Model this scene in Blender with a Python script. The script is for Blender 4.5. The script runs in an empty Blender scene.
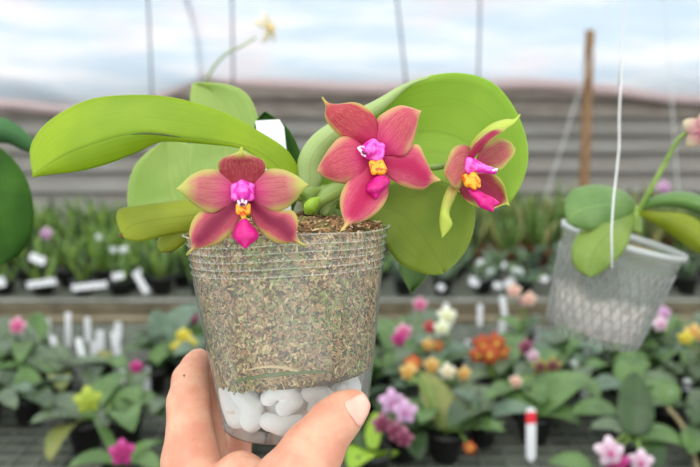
import bpy, math, random
import numpy as np
from mathutils import Vector, Matrix
random.seed(7); R = math.radians
scene = bpy.context.scene; COL = scene.collection

# ------------------------------------------------------------------ camera
F = 680.0; CAMZ = 1.5; PITCH = R(9.5)
camd = bpy.data.cameras.new('camera'); cam = bpy.data.objects.new('camera', camd); COL.objects.link(cam)
cam.location = (0, 0, CAMZ); cam.rotation_euler = (R(90) - PITCH, 0, 0)
camd.sensor_width = 36; camd.lens = F / 700 * 36; camd.clip_start = .02
camd.dof.use_dof = True; camd.dof.focus_distance = .366; camd.dof.aperture_fstop = 6.8
scene.camera = cam
FW = Vector((0, math.cos(PITCH), -math.sin(PITCH))); UP = Vector((0, math.sin(PITCH), math.cos(PITCH))); RT = Vector((1, 0, 0))
O = Vector((0, 0, CAMZ))
def ray(px, py): return FW + RT * ((px - 350) / F) + UP * ((233.5 - py) / F)
def P(px, py, d): return O + ray(px, py) * d              # point at a measured distance from the lens
def H(px, py, z):                                         # point at a height above the floor
    r = ray(px, py); return O + r * ((z - CAMZ) / r.z)
def Y(px, py, y):
    r = ray(px, py); return O + r * (y / r.y)

# ------------------------------------------------------------------ materials
def lin(c):
    return tuple((x / 12.92 if x <= .04045 else ((x + .055) / 1.055) ** 2.4) for x in [v / 255 for v in c]) + (1,)
class NT:
    def __init__(s, name):
        s.m = bpy.data.materials.new(name); s.m.use_nodes = True; s.t = s.m.node_tree; s.n = s.t.nodes; s.l = s.t.links
        s.n.clear(); s.out = s.n.new('ShaderNodeOutputMaterial')
    def put(s, sock, v):
        if isinstance(v, bpy.types.NodeSocket): s.l.new(v, sock)
        elif v is not None: sock.default_value = v
    def math(s, op, a, b=None, c=None):
        n = s.n.new('ShaderNodeMath'); n.operation = op
        for i, v in enumerate((a, b, c)): 
            if v is not None: s.put(n.inputs[i], v)
        return n.outputs[0]
    def ss(s, x, a, b, lo=0., hi=1.):
        n = s.n.new('ShaderNodeMapRange'); n.interpolation_type = 'SMOOTHSTEP'
        s.put(n.inputs[0], x); n.inputs[1].default_value = a; n.inputs[2].default_value = b
        n.inputs[3].default_value = lo; n.inputs[4].default_value = hi; return n.outputs[0]
    def mix(s, f, a, b, mode='MIX'):
        n = s.n.new('ShaderNodeMix'); n.data_type = 'RGBA'; n.blend_type = mode
        s.put(n.inputs[0], f); s.put(n.inputs[6], a); s.put(n.inputs[7], b); return n.outputs[2]
    def co(s, kind='Object', scale=(1, 1, 1)):
        c = s.n.new('ShaderNodeTexCoord'); m = s.n.new('ShaderNodeMapping'); m.inputs['Scale'].default_value = scale
        s.l.new(c.outputs[kind], m.inputs[0]); return m.outputs[0]
    def uv(s):
        c = s.n.new('ShaderNodeTexCoord'); x = s.n.new('ShaderNodeSeparateXYZ'); s.l.new(c.outputs['UV'], x.inputs[0]); return x.outputs[0], x.outputs[1]
    def noise(s, vec, scale, detail=4, rough=.5):
        n = s.n.new('ShaderNodeTexNoise'); s.put(n.inputs['Vector'], vec); n.inputs['Scale'].default_value = scale
        n.inputs['Detail'].default_value = detail; n.inputs['Roughness'].default_value = rough; return n.outputs['Fac']
    def bump(s, h, strength=.3, dist=.001):
        n = s.n.new('ShaderNodeBump'); n.inputs['Strength'].default_value = strength; n.inputs['Distance'].default_value = dist
        s.put(n.inputs['Height'], h); return n.outputs[0]
    def pbr(s, col, rough=.5, spec=.5, bump=None, sss=0, **kw):
        p = s.n.new('ShaderNodeBsdfPrincipled'); s.put(p.inputs['Base Color'], col); s.put(p.inputs['Roughness'], rough)
        p.inputs['Specular IOR Level'].default_value = spec
        if bump is not None: s.l.new(bump, p.inputs['Normal'])
        if sss: p.inputs['Subsurface Weight'].default_value = sss; p.inputs['Subsurface Radius'].default_value = (1, .35, .2); p.inputs['Subsurface Scale'].default_value = kw.get('scale', .004)
        if 'metal' in kw: p.inputs['Metallic'].default_value = kw['metal']
        return p.outputs[0]
    def trl(s, col):
        n = s.n.new('ShaderNodeBsdfTranslucent'); s.put(n.inputs[0], col); return n.outputs[0]
    def mixs(s, f, a, b):
        n = s.n.new('ShaderNodeMixShader'); s.put(n.inputs[0], f); s.l.new(a, n.inputs[1]); s.l.new(b, n.inputs[2]); return n.outputs[0]
    def done(s, sh): s.l.new(sh, s.out.inputs[0]); return s.m
def plain(name, c, rough=.6, c2=None, nscale=20, **kw):
    t = NT(name); col = lin(c)
    if c2: col = t.mix(t.ss(t.noise(t.co(), nscale), .35, .65), lin(c), lin(c2))
    return t.done(t.pbr(col, rough, **kw))
def leafmat(name, c, c2, tr=.35, rough=.42, rib=None, ribw=.025, mott=18, spec=.4):
    t = NT(name); u, v = t.uv()
    big = t.noise(t.co(), mott, 3)
    col = t.mix(t.ss(big, .35, .65), lin(c), lin(c2))
    cv = t.n.new('ShaderNodeCombineXYZ'); t.put(cv.inputs[0], t.math('MULTIPLY', u, 1.5)); t.put(cv.inputs[1], t.math('MULTIPLY', v, 26))
    vein = t.noise(cv.outputs[0], 1.6, 2)
    col = t.mix(t.ss(vein, .45, .75, 0, .16), col, lin([x * .72 for x in c2]))
    e = t.math('ABSOLUTE', t.math('SUBTRACT', v, .5))
    col = t.mix(t.ss(e, 0, ribw, .55, 0), col, lin(rib or [x * .75 for x in c]))
    col = t.mix(t.ss(e, .485, .5, 0, .55), col, lin([min(255, x * 1.12 + 14) for x in c]))
    b = t.bump(vein, .25, .0008)
    return t.done(t.mixs(tr, t.pbr(col, rough, spec, b), t.trl(col)))
def tepalmat(name, body, core, rim, stripe=None, tr=.3, rim0=.62, tip0=.6, vein=(150, 30, 60), basecol=None, coreu=.42):
    t = NT(name); u, v = t.uv(); e = t.math('MULTIPLY', t.math('ABSOLUTE', t.math('SUBTRACT', v, .5)), 2)
    cv = t.n.new('ShaderNodeCombineXYZ'); t.put(cv.inputs[0], t.math('MULTIPLY', u, 1.3)); t.put(cv.inputs[1], t.math('MULTIPLY', v, 17))
    vn = t.noise(cv.outputs[0], 1.5, 3); sp = t.noise(t.co('UV', (14, 18, 1)), 1.2, 3)
    col = lin(body)
    col = t.mix(t.ss(vn, .4, .68, 0, .7), col, lin(vein))
    col = t.mix(t.math('MULTIPLY', t.ss(sp, .45, .7, 0, .14), t.ss(u, .2, .5)), col, lin(rim))
    uu = t.math('ADD', u, t.math('MULTIPLY', e, .12))
    col = t.mix(t.ss(uu, .0, coreu, .95, 0), col, lin(core))
    if stripe:
        w = t.math('ADD', e, t.math('MULTIPLY', t.math('SUBTRACT', vn, .5), .5))
        col = t.mix(t.math('MULTIPLY', t.ss(w, .1, .72, .92, 0), t.ss(u, .7, .98, 1, 0)), col, lin(stripe))
    d = t.math('ADD', t.math('MULTIPLY', t.math('SUBTRACT', vn, .5), .35), e)
    d = t.math('MULTIPLY', d, t.ss(u, .12, .5, .3, 1))
    col = t.mix(t.ss(d, rim0, 1.02, 0, .9), col, lin(rim))
    tp = t.math('ADD', u, t.math('MULTIPLY', t.math('SUBTRACT', vn, .5), .22))
    col = t.mix(t.ss(tp, tip0, min(.99, tip0 + .3)), col, lin(rim))
    return t.done(t.mixs(tr, t.pbr(col, .42, .35, t.bump(vn, .35, .0006)), t.trl(col)))

M = {}; FB = .40
M['leaf'] = leafmat('bright leaf', (170, 198, 44), (146, 180, 32), .45, .38, (104, 136, 30))
M['leafup'] = leafmat('pale lit leaf face', (188, 210, 140), (170, 198, 116), .3, .3)  # upper leaf side, own paler tone plus light on it put into colour
M['leafr'] = leafmat('round leaf', (164, 200, 64), (144, 186, 50), .48, .42, (140, 176, 50))
M['leafo'] = leafmat('olive leaf', (142, 164, 50), (112, 142, 36), .4, .42, (126, 148, 44))
M['leafy'] = leafmat('yellow green leaf', (168, 180, 50), (140, 156, 36), .4, .42)
M['leafp'] = leafmat('pale back leaf', (184, 208, 120), (162, 194, 98), .45, .4, (196, 210, 120))
M['leafd'] = leafmat('deep green leaf', (62, 104, 30), (40, 78, 20), .22, .6, None, .025, 18, .15)
M['leaft'] = leafmat('cool green leaf', (84, 130, 80), (66, 112, 64), .25, .55, None, .025, 18, .2)
M['bg1'] = leafmat('bench leaf fresh', (108, 142, 80), (86, 120, 64), .3, .35)
M['bg2'] = leafmat('bench leaf grey', (104, 124, 92), (82, 100, 72), .2, .35)
M['bg3'] = leafmat('bench leaf dark', (66, 92, 50), (50, 74, 40), .2, .35)
M['bg4'] = leafmat('bench leaf yellowing', (142, 146, 80), (112, 128, 66), .25, .4)
M['bg5'] = leafmat('bench leaf blue', (108, 132, 108), (88, 112, 90), .2, .35)
M['bg6'] = leafmat('bench leaf lime', (168, 204, 66), (140, 184, 50), .35, .35)
M['stem'] = plain('green stem', (136, 164, 70), .45, (110, 140, 56), 60)
M['stemd'] = plain('brown root stub', (110, 84, 50), .8, (70, 52, 34), 200)
M['black'] = plain('black pot plastic', (34, 35, 36), .5, (48, 48, 46), 30)
M['terra'] = plain('clay pot', (160, 84, 58), .8, (130, 64, 44), 40)
M['wood'] = plain('weathered wood', (134, 124, 98), .8, (104, 96, 74), 12)
M['pole'] = plain('brown pole wood', (152, 118, 82), .8, (126, 96, 66), 9)
M['rail'] = plain('grey rail', (150, 150, 140), .6, (120, 122, 112), 8)
M['wire'] = plain('grey wire', (74, 78, 84), .5)
M['string'] = plain('pale string', (206, 208, 206), .7)
M['tag'] = plain('white label plastic', (240, 243, 246), .4)
M['tagred'] = plain('red label tip', (226, 56, 66), .45)
M['foam'] = NT('white foam'); 
t = M['foam']; nz = t.noise(t.co(), 420, 3); M['foam'] = t.done(t.pbr(t.mix(t.ss(t.noise(t.co(), 90, 2), .63, .72, 0, .5), lin((250, 250, 249)), lin((214, 190, 150))), .7, .3, t.bump(nz, .3, .0006), .2, scale=.003))
M['column'] = NT('column'); t = M['column']; M['column'] = t.done(t.pbr(t.mix(t.ss(t.noise(t.co(), 260, 2), .4, .62), lin((206, 30, 160)), lin((236, 110, 204))), .3, .5, None, .15, scale=.002))
M['lip'] = NT('lip'); t = M['lip']; M['lip'] = t.done(t.pbr(t.mix(t.ss(t.noise(t.co(), 300, 2), .4, .7), lin((206, 14, 126)), lin((176, 8, 98))), .38, .4, t.bump(t.noise(t.co(), 700, 2), .4, .0005)))
M['callus'] = NT('callus'); t = M['callus']; M['callus'] = t.done(t.pbr(t.mix(t.ss(t.noise(t.co(), 520, 1), .5, .6), lin((250, 168, 30)), lin((216, 84, 20))), .35, .5))
M['anther'] = plain('pale anther', (250, 214, 240), .3)
M['dark'] = plain('dark maroon spot', (92, 10, 40), .4)
M['petA'] = tepalmat('petal of front flower', (200, 116, 116), (232, 60, 156), (198, 200, 104), None, .3, .5, .58, (180, 54, 90), coreu=.55)
M['dorA'] = tepalmat('dorsal sepal of front flower', (176, 66, 80), (214, 46, 120), (206, 214, 100), None, .3, .93, .62, (146, 40, 56), coreu=.4)
M['sepA'] = tepalmat('lateral sepal of front flower', (200, 88, 108), (150, 6, 72), (200, 204, 100), (130, 0, 58), .3, .56, .78, (178, 46, 80))
M['petB'] = tepalmat('petal of middle flower', (206, 88, 104), (226, 44, 140), (222, 184, 130), None, .3, .58, .8, (182, 50, 80), coreu=.6)
M['dorB'] = tepalmat('dorsal sepal of middle flower', (192, 66, 80), (206, 44, 106), (208, 196, 104), None, .3, .72, .8, (162, 34, 58), coreu=.55)
M['sepB'] = tepalmat('lateral sepal of middle flower', (216, 90, 124), (190, 20, 92), (222, 206, 120), (188, 10, 84), .3, .66, .76, (196, 48, 84))
M['petC'] = tepalmat('petal of side flower', (196, 102, 100), (208, 60, 110), (200, 196, 104), None, .3, .5, .66, (158, 52, 68))
M['sepC'] = tepalmat('lateral sepal of side flower', (176, 66, 82), (178, 30, 76), (198, 204, 98), (160, 20, 70), .3, .6, .8, (150, 40, 64))
M['outC'] = tepalmat('outside of sepal', (190, 190, 92), (180, 96, 84), (198, 214, 92), None, .3, .3, .35, (176, 150, 84))

# ------------------------------------------------------------------ object helpers
WM = {}
def tag(o, label, cat, group=None, kind=None):
    if label: o['label'] = label
    if cat: o['category'] = cat
    if group: o['group'] = group
    if kind: o['kind'] = kind
    return o
def thing(name, label, cat, loc, group=None, rot=None):
    o = bpy.data.objects.new(name, None); COL.objects.link(o); o.empty_display_size = .02
    m = Matrix.Translation(loc)
    if rot is not None: m = m @ rot
    o.matrix_world = m; WM[o.name] = m
    return tag(o, label, cat, group)
def mesh(name, vs, fs, mats, parent=None, smooth=True, uvs=None, midx=None, label=None, origin=None):
    me = bpy.data.meshes.new(name)
    m = WM.get(parent.name, Matrix()) if parent else Matrix.Translation(origin if origin is not None else (0, 0, 0))
    inv = np.array(m.inverted()); V = np.array(vs, dtype=float).reshape(-1, 3)
    V = V @ inv[:3, :3].T + inv[:3, 3]
    me.from_pydata(V.tolist(), [], [list(map(int, f)) for f in fs]); me.validate(); me.update()
    if not isinstance(mats, (list, tuple)): mats = [mats]
    for x in mats: me.materials.append(x)
    if smooth: me.polygons.foreach_set('use_smooth', [True] * len(me.polygons))
    if midx is not None: me.polygons.foreach_set('material_index', midx)
    if uvs is not None:
        l = me.uv_layers.new(name='UVMap'); vi = np.zeros(len(me.loops), dtype=int); me.loops.foreach_get('vertex_index', vi)
        l.data.foreach_set('uv', np.array(uvs)[vi].ravel())
    o = bpy.data.objects.new(name, me); COL.objects.link(o)
    if parent: o.parent = parent; WM[o.name] = m
    else: o.matrix_world = m; WM[o.name] = m
    if label: o['label'] = label
    return o
def join(parts):
    V = []; Fc = []; U = []; I = []; n = 0
    for p in parts:
        v, f = p[0], p[1]; V += [tuple(x) for x in v]; Fc += [tuple(i + n for i in q) for q in f]; n += len(v)
        U += list(p[2]) if len(p) > 2 and p[2] is not None else [(0.5, .25)] * len(v)
        I += [p[3] if len(p) > 3 else 0] * len(f)
    return V, Fc, U, I
def cat_rom(pts, n):
    p = np.array([tuple(x) for x in pts], float)
    if len(p) == 2: 
        t = np.linspace(0, 1, n)[:, None]; return p[0] * (1 - t) + p[1] * t
    q = np.vstack([2 * p[0] - p[1], p, 2 * p[-1] - p[-2]]); out = []
    for i in range(1, len(q) - 2):
        for k in range(16):
            t = k / 16; a, b, c, d = q[i - 1:i + 3]
            out.append(.5 * (2 * b + (c - a) * t + (2 * a - 5 * b + 4 * c - d) * t * t + (3 * b - a - 3 * c + d) * t ** 3))
    out.append(p[-1]); out = np.array(out)
    s = np.r_[0, np.cumsum(np.linalg.norm(np.diff(out[:, :2] if out.shape[1] == 2 else out, axis=0), axis=1))]
    tt = np.linspace(0, s[-1], n); return np.stack([np.interp(tt, s, out[:, k]) for k in range(out.shape[1])], 1)
def tube(pts, rad, ns=8, n=None, closed=True):
    pts = cat_rom(pts, n or max(6, len(pts) * 5)); n = len(pts)
    rad = np.interp(np.linspace(0, 1, n), np.linspace(0, 1, len(rad)), rad) if hasattr(rad, '__len__') else np.full(n, rad)
    T = np.gradient(pts, axis=0); T /= np.linalg.norm(T, axis=1)[:, None] + 1e-12
    a = np.array((0, 0, 1.)) if abs(T[0][2]) < .9 else np.array((1., 0, 0)); V = []; Fc = []
    N = np.cross(T[0], a); N /= np.linalg.norm(N)
    for i in range(n):
        N = N - T[i] * N.dot(T[i]); N /= np.linalg.norm(N); B = np.cross(T[i], N)
        for k in range(ns):
            an = 2 * math.pi * k / ns; V.append(pts[i] + rad[i] * (N * math.cos(an) + B * math.sin(an)))
    for i in range(n - 1):
        for k in range(ns): Fc.append((i * ns + k, i * ns + (k + 1) % ns, (i + 1) * ns + (k + 1) % ns, (i + 1) * ns + k))
    Fc.append(tuple(range(ns))[::-1]); Fc.append(tuple(range((n - 1) * ns, n * ns)))
    return V, Fc
def lathe(prof, c=(0, 0, 0), ns=48, cap0=False, cap1=False):
    V = []; Fc = []
    for r, z in prof:
        for k in range(ns): a = 2 * math.pi * k / ns; V.append((c[0] + r * math.cos(a), c[1] + r * math.sin(a), c[2] + z))
    for i in range(len(prof) - 1):
        for k in range(ns): Fc.append((i * ns + k, i * ns + (k + 1) % ns, (i + 1) * ns + (k + 1) % ns, (i + 1) * ns + k))
    if cap0: Fc.append(tuple(range(ns))[::-1])
    if cap1: Fc.append(tuple(range((len(prof) - 1) * ns, len(prof) * ns)))
    return V, Fc
def box(x0, x1, y0, y1, z0, z1):
    V = [(x, y, z) for z in (z0, z1) for y in (y0, y1) for x in (x0, x1)]
    return V, [(0, 2, 3, 1), (4, 5, 7, 6), (0, 1, 5, 4), (2, 6, 7, 3), (0, 4, 6, 2), (1, 3, 7, 5)]
def sheet(rows, uv=None):
    n, m = len(rows), len(rows[0]); V = [tuple(p) for r in rows for p in r]
    Fc = [(i * m + j, i * m + j + 1, (i + 1) * m + j + 1, (i + 1) * m + j) for i in range(n - 1) for j in range(m - 1)]
    U = [(i / (n - 1), j / (m - 1)) for i in range(n) for j in range(m)]
    return V, Fc, U
def solid(V, Fc, U, t):           # give a blade real thickness
    V = np.array(V); N = np.zeros_like(V)
    for f in Fc:
        nn = np.cross(V[f[2]] - V[f[0]], V[f[3]] - V[f[1]])
        for i in f: N[i] += nn
    N /= np.linalg.norm(N, axis=1)[:, None] + 1e-15; n = len(V)
    th = np.array([t * (1 - .75 * (2 * abs(u[1] - .5)) ** 3) for u in U])[:, None]
    W = np.vstack([V + N * th / 2, V - N * th / 2]); F2 = list(Fc) + [tuple(i + n for i in f[::-1]) for f in Fc]
    from collections import Counter
    E = Counter(); 
    for f in Fc:
        for i in range(len(f)): E[(f[i], f[(i + 1) % len(f)])] += 1
    for a, b in list(E):
        if (b, a) not in E: F2.append((b, a, a + n, b + n))
    return W, F2, list(U) + list(U)
def blade(name, A, B, dA, dM, dB, mat, parent, mid=None, n=30, m=13, t=.0014, label=None, base=.40, ret=False, ruff=0):
    """outline edges A and B (base -> tip) seen from the lens; dA/dM/dB distances in mm relative to base"""
    a = cat_rom(A, n); b = cat_rom(B, n); c = cat_rom(mid, n) if mid else (a + b) / 2
    s = np.linspace(0, 1, n); f = lambda d: base + np.interp(s, np.linspace(0, 1, len(d)), d) / 1000
    da, dm, db = f(dA), f(dM), f(dB); rows = []
    for i in range(n):
        pa = P(a[i][0], a[i][1], da[i]); pb = P(b[i][0], b[i][1], db[i]); pm = P(c[i][0], c[i][1], dm[i]); r = []
        for j in range(m):
            v = j / (m - 1)
            if mid:   # piecewise, soft at the midrib
                w = 2 * v - 1
                q = pm.lerp(pa, -w) if w < 0 else pm.lerp(pb, w)
                q2 = pa * ((v - .5) * (v - 1) * 2) + pm * (-4 * v * (v - 1)) + pb * (2 * v * (v - .5))
                q = q.lerp(q2, .35)
            else: 
                base2 = pa.lerp(pb, v); h = 1 - (2 * v - 1) ** 2
                q = base2 + (pm - pa.lerp(pb, .5)) * h
            if ruff: q = q + FW * (ruff * math.sin(9 * i / n + (0 if v < .5 else 2)) * (2 * v - 1) ** 2)
            r.append(q)
        rows.append(r)
    V, Fc, U = sheet(rows); V, Fc, U = solid(V, Fc, U, t)
    return mesh(name, V, Fc, mat, parent, True, U, None, label)

# ---- smooth solid bodies from distance fields (surface nets)
def rcone(X, a, b, ra, rb):
    a = np.array(a); b = np.array(b); ab = b - a; L = (ab @ ab) + 1e-12
    t = np.clip(((X - a) @ ab) / L, 0, 1); return np.linalg.norm(X - a - t[..., None] * ab, axis=-1) - (ra + (rb - ra) * t)
def smin(a, b, k):
    h = np.clip(.5 + .5 * (b - a) / k, 0, 1); return b * (1 - h) + a * h - k * h * (1 - h)
def nets(fn, lo, hi, res):
    lo = np.array(lo); hi = np.array(hi); n = np.ceil((hi - lo) / res).astype(int) + 1
    g = np.stack(np.meshgrid(*[lo[i] + res * np.arange(n[i]) for i in range(3)], indexing='ij'), -1)
    D = fn(g); S = D < 0
    c = [(i, j, k) for i in (0, 1) for j in (0, 1) for k in (0, 1)]
    sl = lambda A, o: A[o[0]:n[0] - 1 + o[0], o[1]:n[1] - 1 + o[1], o[2]:n[2] - 1 + o[2]]
    cnt = sum(sl(S, o).astype(int) for o in c); act = (cnt > 0) & (cnt < 8)
    acc = np.zeros(act.shape + (3,)); w = np.zeros(act.shape)
    for x in range(8):
        for y in range(x + 1, 8):
            p, q = c[x], c[y]
            if sum(abs(p[i] - q[i]) for i in range(3)) != 1: continue
            dp, dq = sl(D, p), sl(D, q); cr = (dp < 0) != (dq < 0)
            t = np.where(cr, dp / np.where(cr, dp - dq, 1), 0)
            for i in range(3): acc[..., i] += np.where(cr, p[i] + t * (q[i] - p[i]), 0)
            w += cr
    idx = -np.ones(act.shape, int); ii = np.argwhere(act); idx[act] = np.arange(len(ii))
    V = lo + res * (ii + acc[act] / w[act][:, None]); Fc = []
    for ax in range(3):
        o = [0, 0, 0]; o[ax] = 1; a1, a2 = (ax + 1) % 3, (ax + 2) % 3
        A = S[:n[0] - o[0], :n[1] - o[1], :n[2] - o[2]]; B = S[o[0]:, o[1]:, o[2]:]
        for e in np.argwhere(A != B):
            if e[a1] < 1 or e[a2] < 1 or e[a1] >= n[a1] - 1 or e[a2] >= n[a2] - 1: continue
            q = []
            for d1, d2 in ((1, 1), (0, 1), (0, 0), (1, 0)):
                f = e.copy(); f[a1] -= d1; f[a2] -= d2; q.append(idx[tuple(f)])
            if min(q) < 0: continue
            Fc.append(tuple(q) if A[tuple(e)] else tuple(q[::-1]))
    return V, Fc
def relax(V, Fc, it=2):
    V = np.array(V); E = np.array([(f[i], f[(i + 1) % 4]) for f in Fc for i in range(4)])
    for _ in range(it):
        s = np.zeros_like(V); c = np.zeros(len(V))
        np.add.at(s, E[:, 0], V[E[:, 1]]); np.add.at(c, E[:, 0], 1); np.add.at(s, E[:, 1], V[E[:, 0]]); np.add.at(c, E[:, 1], 1)
        V = V * .5 + .5 * s / np.maximum(c, 1)[:, None]
    return V
def blob(name, prims, mat, parent, k=.001, res=.0005, label=None):
    """prims: (px,py,dmm,rmm, px2,py2,dmm2,rmm2)"""
    q_ = FB / .4; cs = [(P(p[0], p[1], FB + p[2] / 1000), P(p[4], p[5], FB + p[6] / 1000), p[3] / 1000 * q_, p[7] / 1000 * q_) for p in prims]
    pts = np.array([x for c in cs for x in (c[0], c[1])]); r = max(max(c[2], c[3]) for c in cs) + .002
    def fn(X):
        d = None
        for c in cs:
            q = rcone(X, c[0], c[1], c[2], c[3]); d = q if d is None else smin(d, q, k)
        return d
    V, Fc = nets(fn, pts.min(0) - r, pts.max(0) + r, res)
    return mesh(name, relax(V, Fc, 1), Fc, mat, parent, True, None, None, label)

# ================================================================== HELD ORCHID
TH = R(-2.5); Rp = Matrix.Rotation(R(-6.5), 4, 'X') @ Matrix.Rotation(TH, 4, 'Y'); axis = Rp @ Vector((0, 0, 1))
HP = .115; rimc = P(286.5, 230.5, .40); base = rimc - axis * HP
orch = thing('potted_orchid', 'green-leaved orchid with three pink and magenta flowers in a clear pot held in the hand', 'potted orchid', base, None, Rp)
WP = WM[orch.name]
def loc(v): return [WP @ Vector(x) for x in v]
RT0, RB0 = .0603, .0425
def pr(z): return RB0 + (RT0 - .0015 - RB0) * (z / HP) ** .9
# clear pot
t = NT('clear pot plastic')
fr = t.n.new('ShaderNodeFresnel'); fr.inputs[0].default_value = 1.45
tr = t.n.new('ShaderNodeBsdfTransparent'); tr.inputs[0].default_value = (.97, .98, .97, 1)
gl = t.n.new('ShaderNodeBsdfGlossy'); gl.inputs['Roughness'].default_value = .12
haze = t.n.new('ShaderNodeBsdfDiffuse'); haze.inputs[0].default_value = lin((214, 222, 214))
hz = t.ss(t.noise(t.co('Object', (1, 1, .35)), 45, 4, .6), .3, .8, .07, .2)
M['clear'] = t.done(t.mixs(t.math('MULTIPLY', fr.outputs[0], .8), t.mixs(hz, tr.outputs[0], haze.outputs[0]), gl.outputs[0]))
t = NT('thick clear rib'); tr = t.n.new('ShaderNodeBsdfTransparent'); M['clearrim'] = t.done(t.mixs(.30, tr.outputs[0], t.pbr(lin((232, 238, 230)), .25)))
prof = [(RB0 - .012, .004), (RB0 - .003, .0015), (RB0, .002), (RB0 + .0008, .005)]
for k in range(1, 30): prof.append((pr(HP * .80 * k / 29), HP * .80 * k / 29 + .0035 * (1 - k / 29)))
z = HP * .80
ringrows = []
for k, zz in enumerate((.815, .85, .885, .92, .955)):      # stepped rings under the lip
    r0 = pr(HP * zz); ringrows += [len(prof) + 1]; prof += [(r0 - .0002, HP * zz - .0009), (r0 + .0005, HP * zz - .0003), (r0 + .0005, HP * zz + .0003), (r0 - .0001, HP * zz + .0009)]
prof += [(RT0 - .0012, HP * .975), (RT0 - .0006, HP * .992), (RT0 + .0006, HP * .996), (RT0 + .0006, HP), (RT0 - .0008, HP)]
V, Fc = lathe(prof, ns=96)
V2 = []
for x, y, z in V:                                  # slightly wavy thin lip
    a = math.atan2(y, x); r = math.hypot(x, y); w = max(0, z / HP - .7) / .3
    dr = w * .0008 * math.sin(3 * a + .6); dz = w * .0007 * math.sin(4 * a + 1)
    V2.append((x * (1 + dr / r), y * (1 + dr / r), z + dz))
pot = mesh('pot', loc(V2), Fc, [M['clear'], M['clearrim']], orch, True, None, [1 if (i // 96) in ringrows or i // 96 >= len(prof) - 4 else 0 for i in range(len(Fc))], label='clear plastic pot')
# potting mix body
t = NT('potting mix'); c = t.co()
vo = t.n.new('ShaderNodeTexVoronoi'); t.put(vo.inputs['Vector'], c); vo.inputs['Scale'].default_value = 520
sep = t.n.new('ShaderNodeSeparateColor'); t.l.new(vo.outputs['Color'], sep.inputs[0])
col = t.mix(t.ss(sep.outputs[0], .3, .9), lin((104, 84, 56)), lin((176, 150, 108)))
col = t.mix(t.ss(t.noise(c, 40, 3), .5, .66, 0, .55), col, lin((96, 112, 52)))
M['mix'] = t.done(t.pbr(col, .9, .2, t.bump(vo.outputs['Distance'], .6, .001)))
ZF = .033
def floorz(a): return ZF - .0035 * math.sin(a * 2 + .4)          # uneven underside where foam starts
prof = [(.002, .040), (.02, .040), (RB0 - .006, .038), (pr(ZF) - .0022, ZF)]
prof += [(pr(ZF + (HP * .985 - ZF) * k / 14) - .0021, ZF + (HP * .985 - ZF) * k / 14) for k in range(1, 15)]
prof += [(.054, HP * .99), (.045, HP * 1.015), (.03, HP * 1.04), (.012, HP * 1.05), (.001, HP * 1.05)]
V, Fc = lathe(prof, ns=72, cap0=True, cap1=True); rr = random.Random(3)
V = [(x * (1 - rr.random() * .012), y * (1 - rr.random() * .012), z + (rr.uniform(-.003, .004) if z > HP * .99 else 0)) for x, y, z in V]
mesh('potting_mix', loc(V), Fc, M['mix'], orch)
# loose bark and moss flakes pressed against the wall and lying on top
chipmats = [plain('flake %d' % i, c, .85) for i, c in enumerate([(210, 177, 129), (171, 135, 91), (140, 107, 72), (111, 87, 61), (230, 206, 157), (140, 157, 76), (111, 129, 69), (197, 151, 111), (83, 67, 52), (171, 171, 111)])]
def chips(n, seed, where):
    g = random.Random(seed); V = []; Fc = []; I = []
    for i in range(n):
        a, z, r, wgt, flat = where(g)
        L = .0005 + .0022 * g.random() ** 1.8; w = g.uniform(.00025, .0007); th = g.uniform(.0002, .0005)
        c = Vector((r * math.cos(a), r * math.sin(a), z)); rad = Vector((math.cos(a), math.sin(a), 0)); tan = Vector((-math.sin(a), math.cos(a), 0)); up = Vector((0, 0, 1))
        q = g.uniform(0, 6.28)
        if flat: e1 = (tan * math.cos(q) + rad * math.sin(q) + up * g.uniform(-.5, .5)).normalized(); nn = (up + rad * g.uniform(-.5, .5)).normalized()
        else: e1 = tan * math.cos(q) + up * math.sin(q); nn = (rad + up * g.uniform(-.25, .25)).normalized()
        e2 = nn.cross(e1).normalized(); n0 = len(V)
        for sz in (-1, 1):
            for sy in (-1, 1):
                for sx in (-1, 1): V.append(c + e1 * (sx * L * (1 if sy > 0 else .7)) + e2 * (sy * w) + nn * (sz * th))
        Fc += [tuple(n0 + k for k in f) for f in ((0, 2, 3, 1), (4, 5, 7, 6), (0, 1, 5, 4), (2, 6, 7, 3), (0, 4, 6, 2), (1, 3, 7, 5))]
        green = math.sin(a * 3.1 + z * 60) + math.sin(z * 120 - a * 5) * .6 + (z / HP - .6) * 1.2
        k = g.choice((5, 6, 9, 5, 3)) if g.random() < .12 + .28 * max(0, green) else g.choice((0, 0, 1, 1, 2, 3, 4, 7, 7, 8, 9))
        I += [k] * 6
    return V, Fc, I
def wallw(g):
    a = g.uniform(0, 2 * math.pi) if g.random() < .25 else g.uniform(math.pi * 1.0, math.pi * 2.0)
    z = g.uniform(floorz(a), HP * .985); return a, z, pr(z) - .0020 - g.random() * .0006, 1, False
V, Fc, I = chips(13000, 5, wallw)
o = mesh('bark_flakes', loc(V), Fc, chipmats, orch, False, None, I); o['kind'] = 'stuff'
def topw(g):
    r = .056 * math.sqrt(g.random()); return g.uniform(0, 6.28), HP * (1.05 - .06 * (r / .056) ** 1.6) + .0006 + g.uniform(-.002, .003), r, 1, True
V, Fc, I = chips(2600, 9, topw); V = [Vector(v) for v in V]
I = [random.choice((1, 2, 2, 3, 8, 7, 4)) if k in (5, 6, 9, 0) else k for k in I]
o = mesh('bark_flakes', loc(V), Fc, chipmats, orch, False, None, I); o['kind'] = 'stuff'
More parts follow.
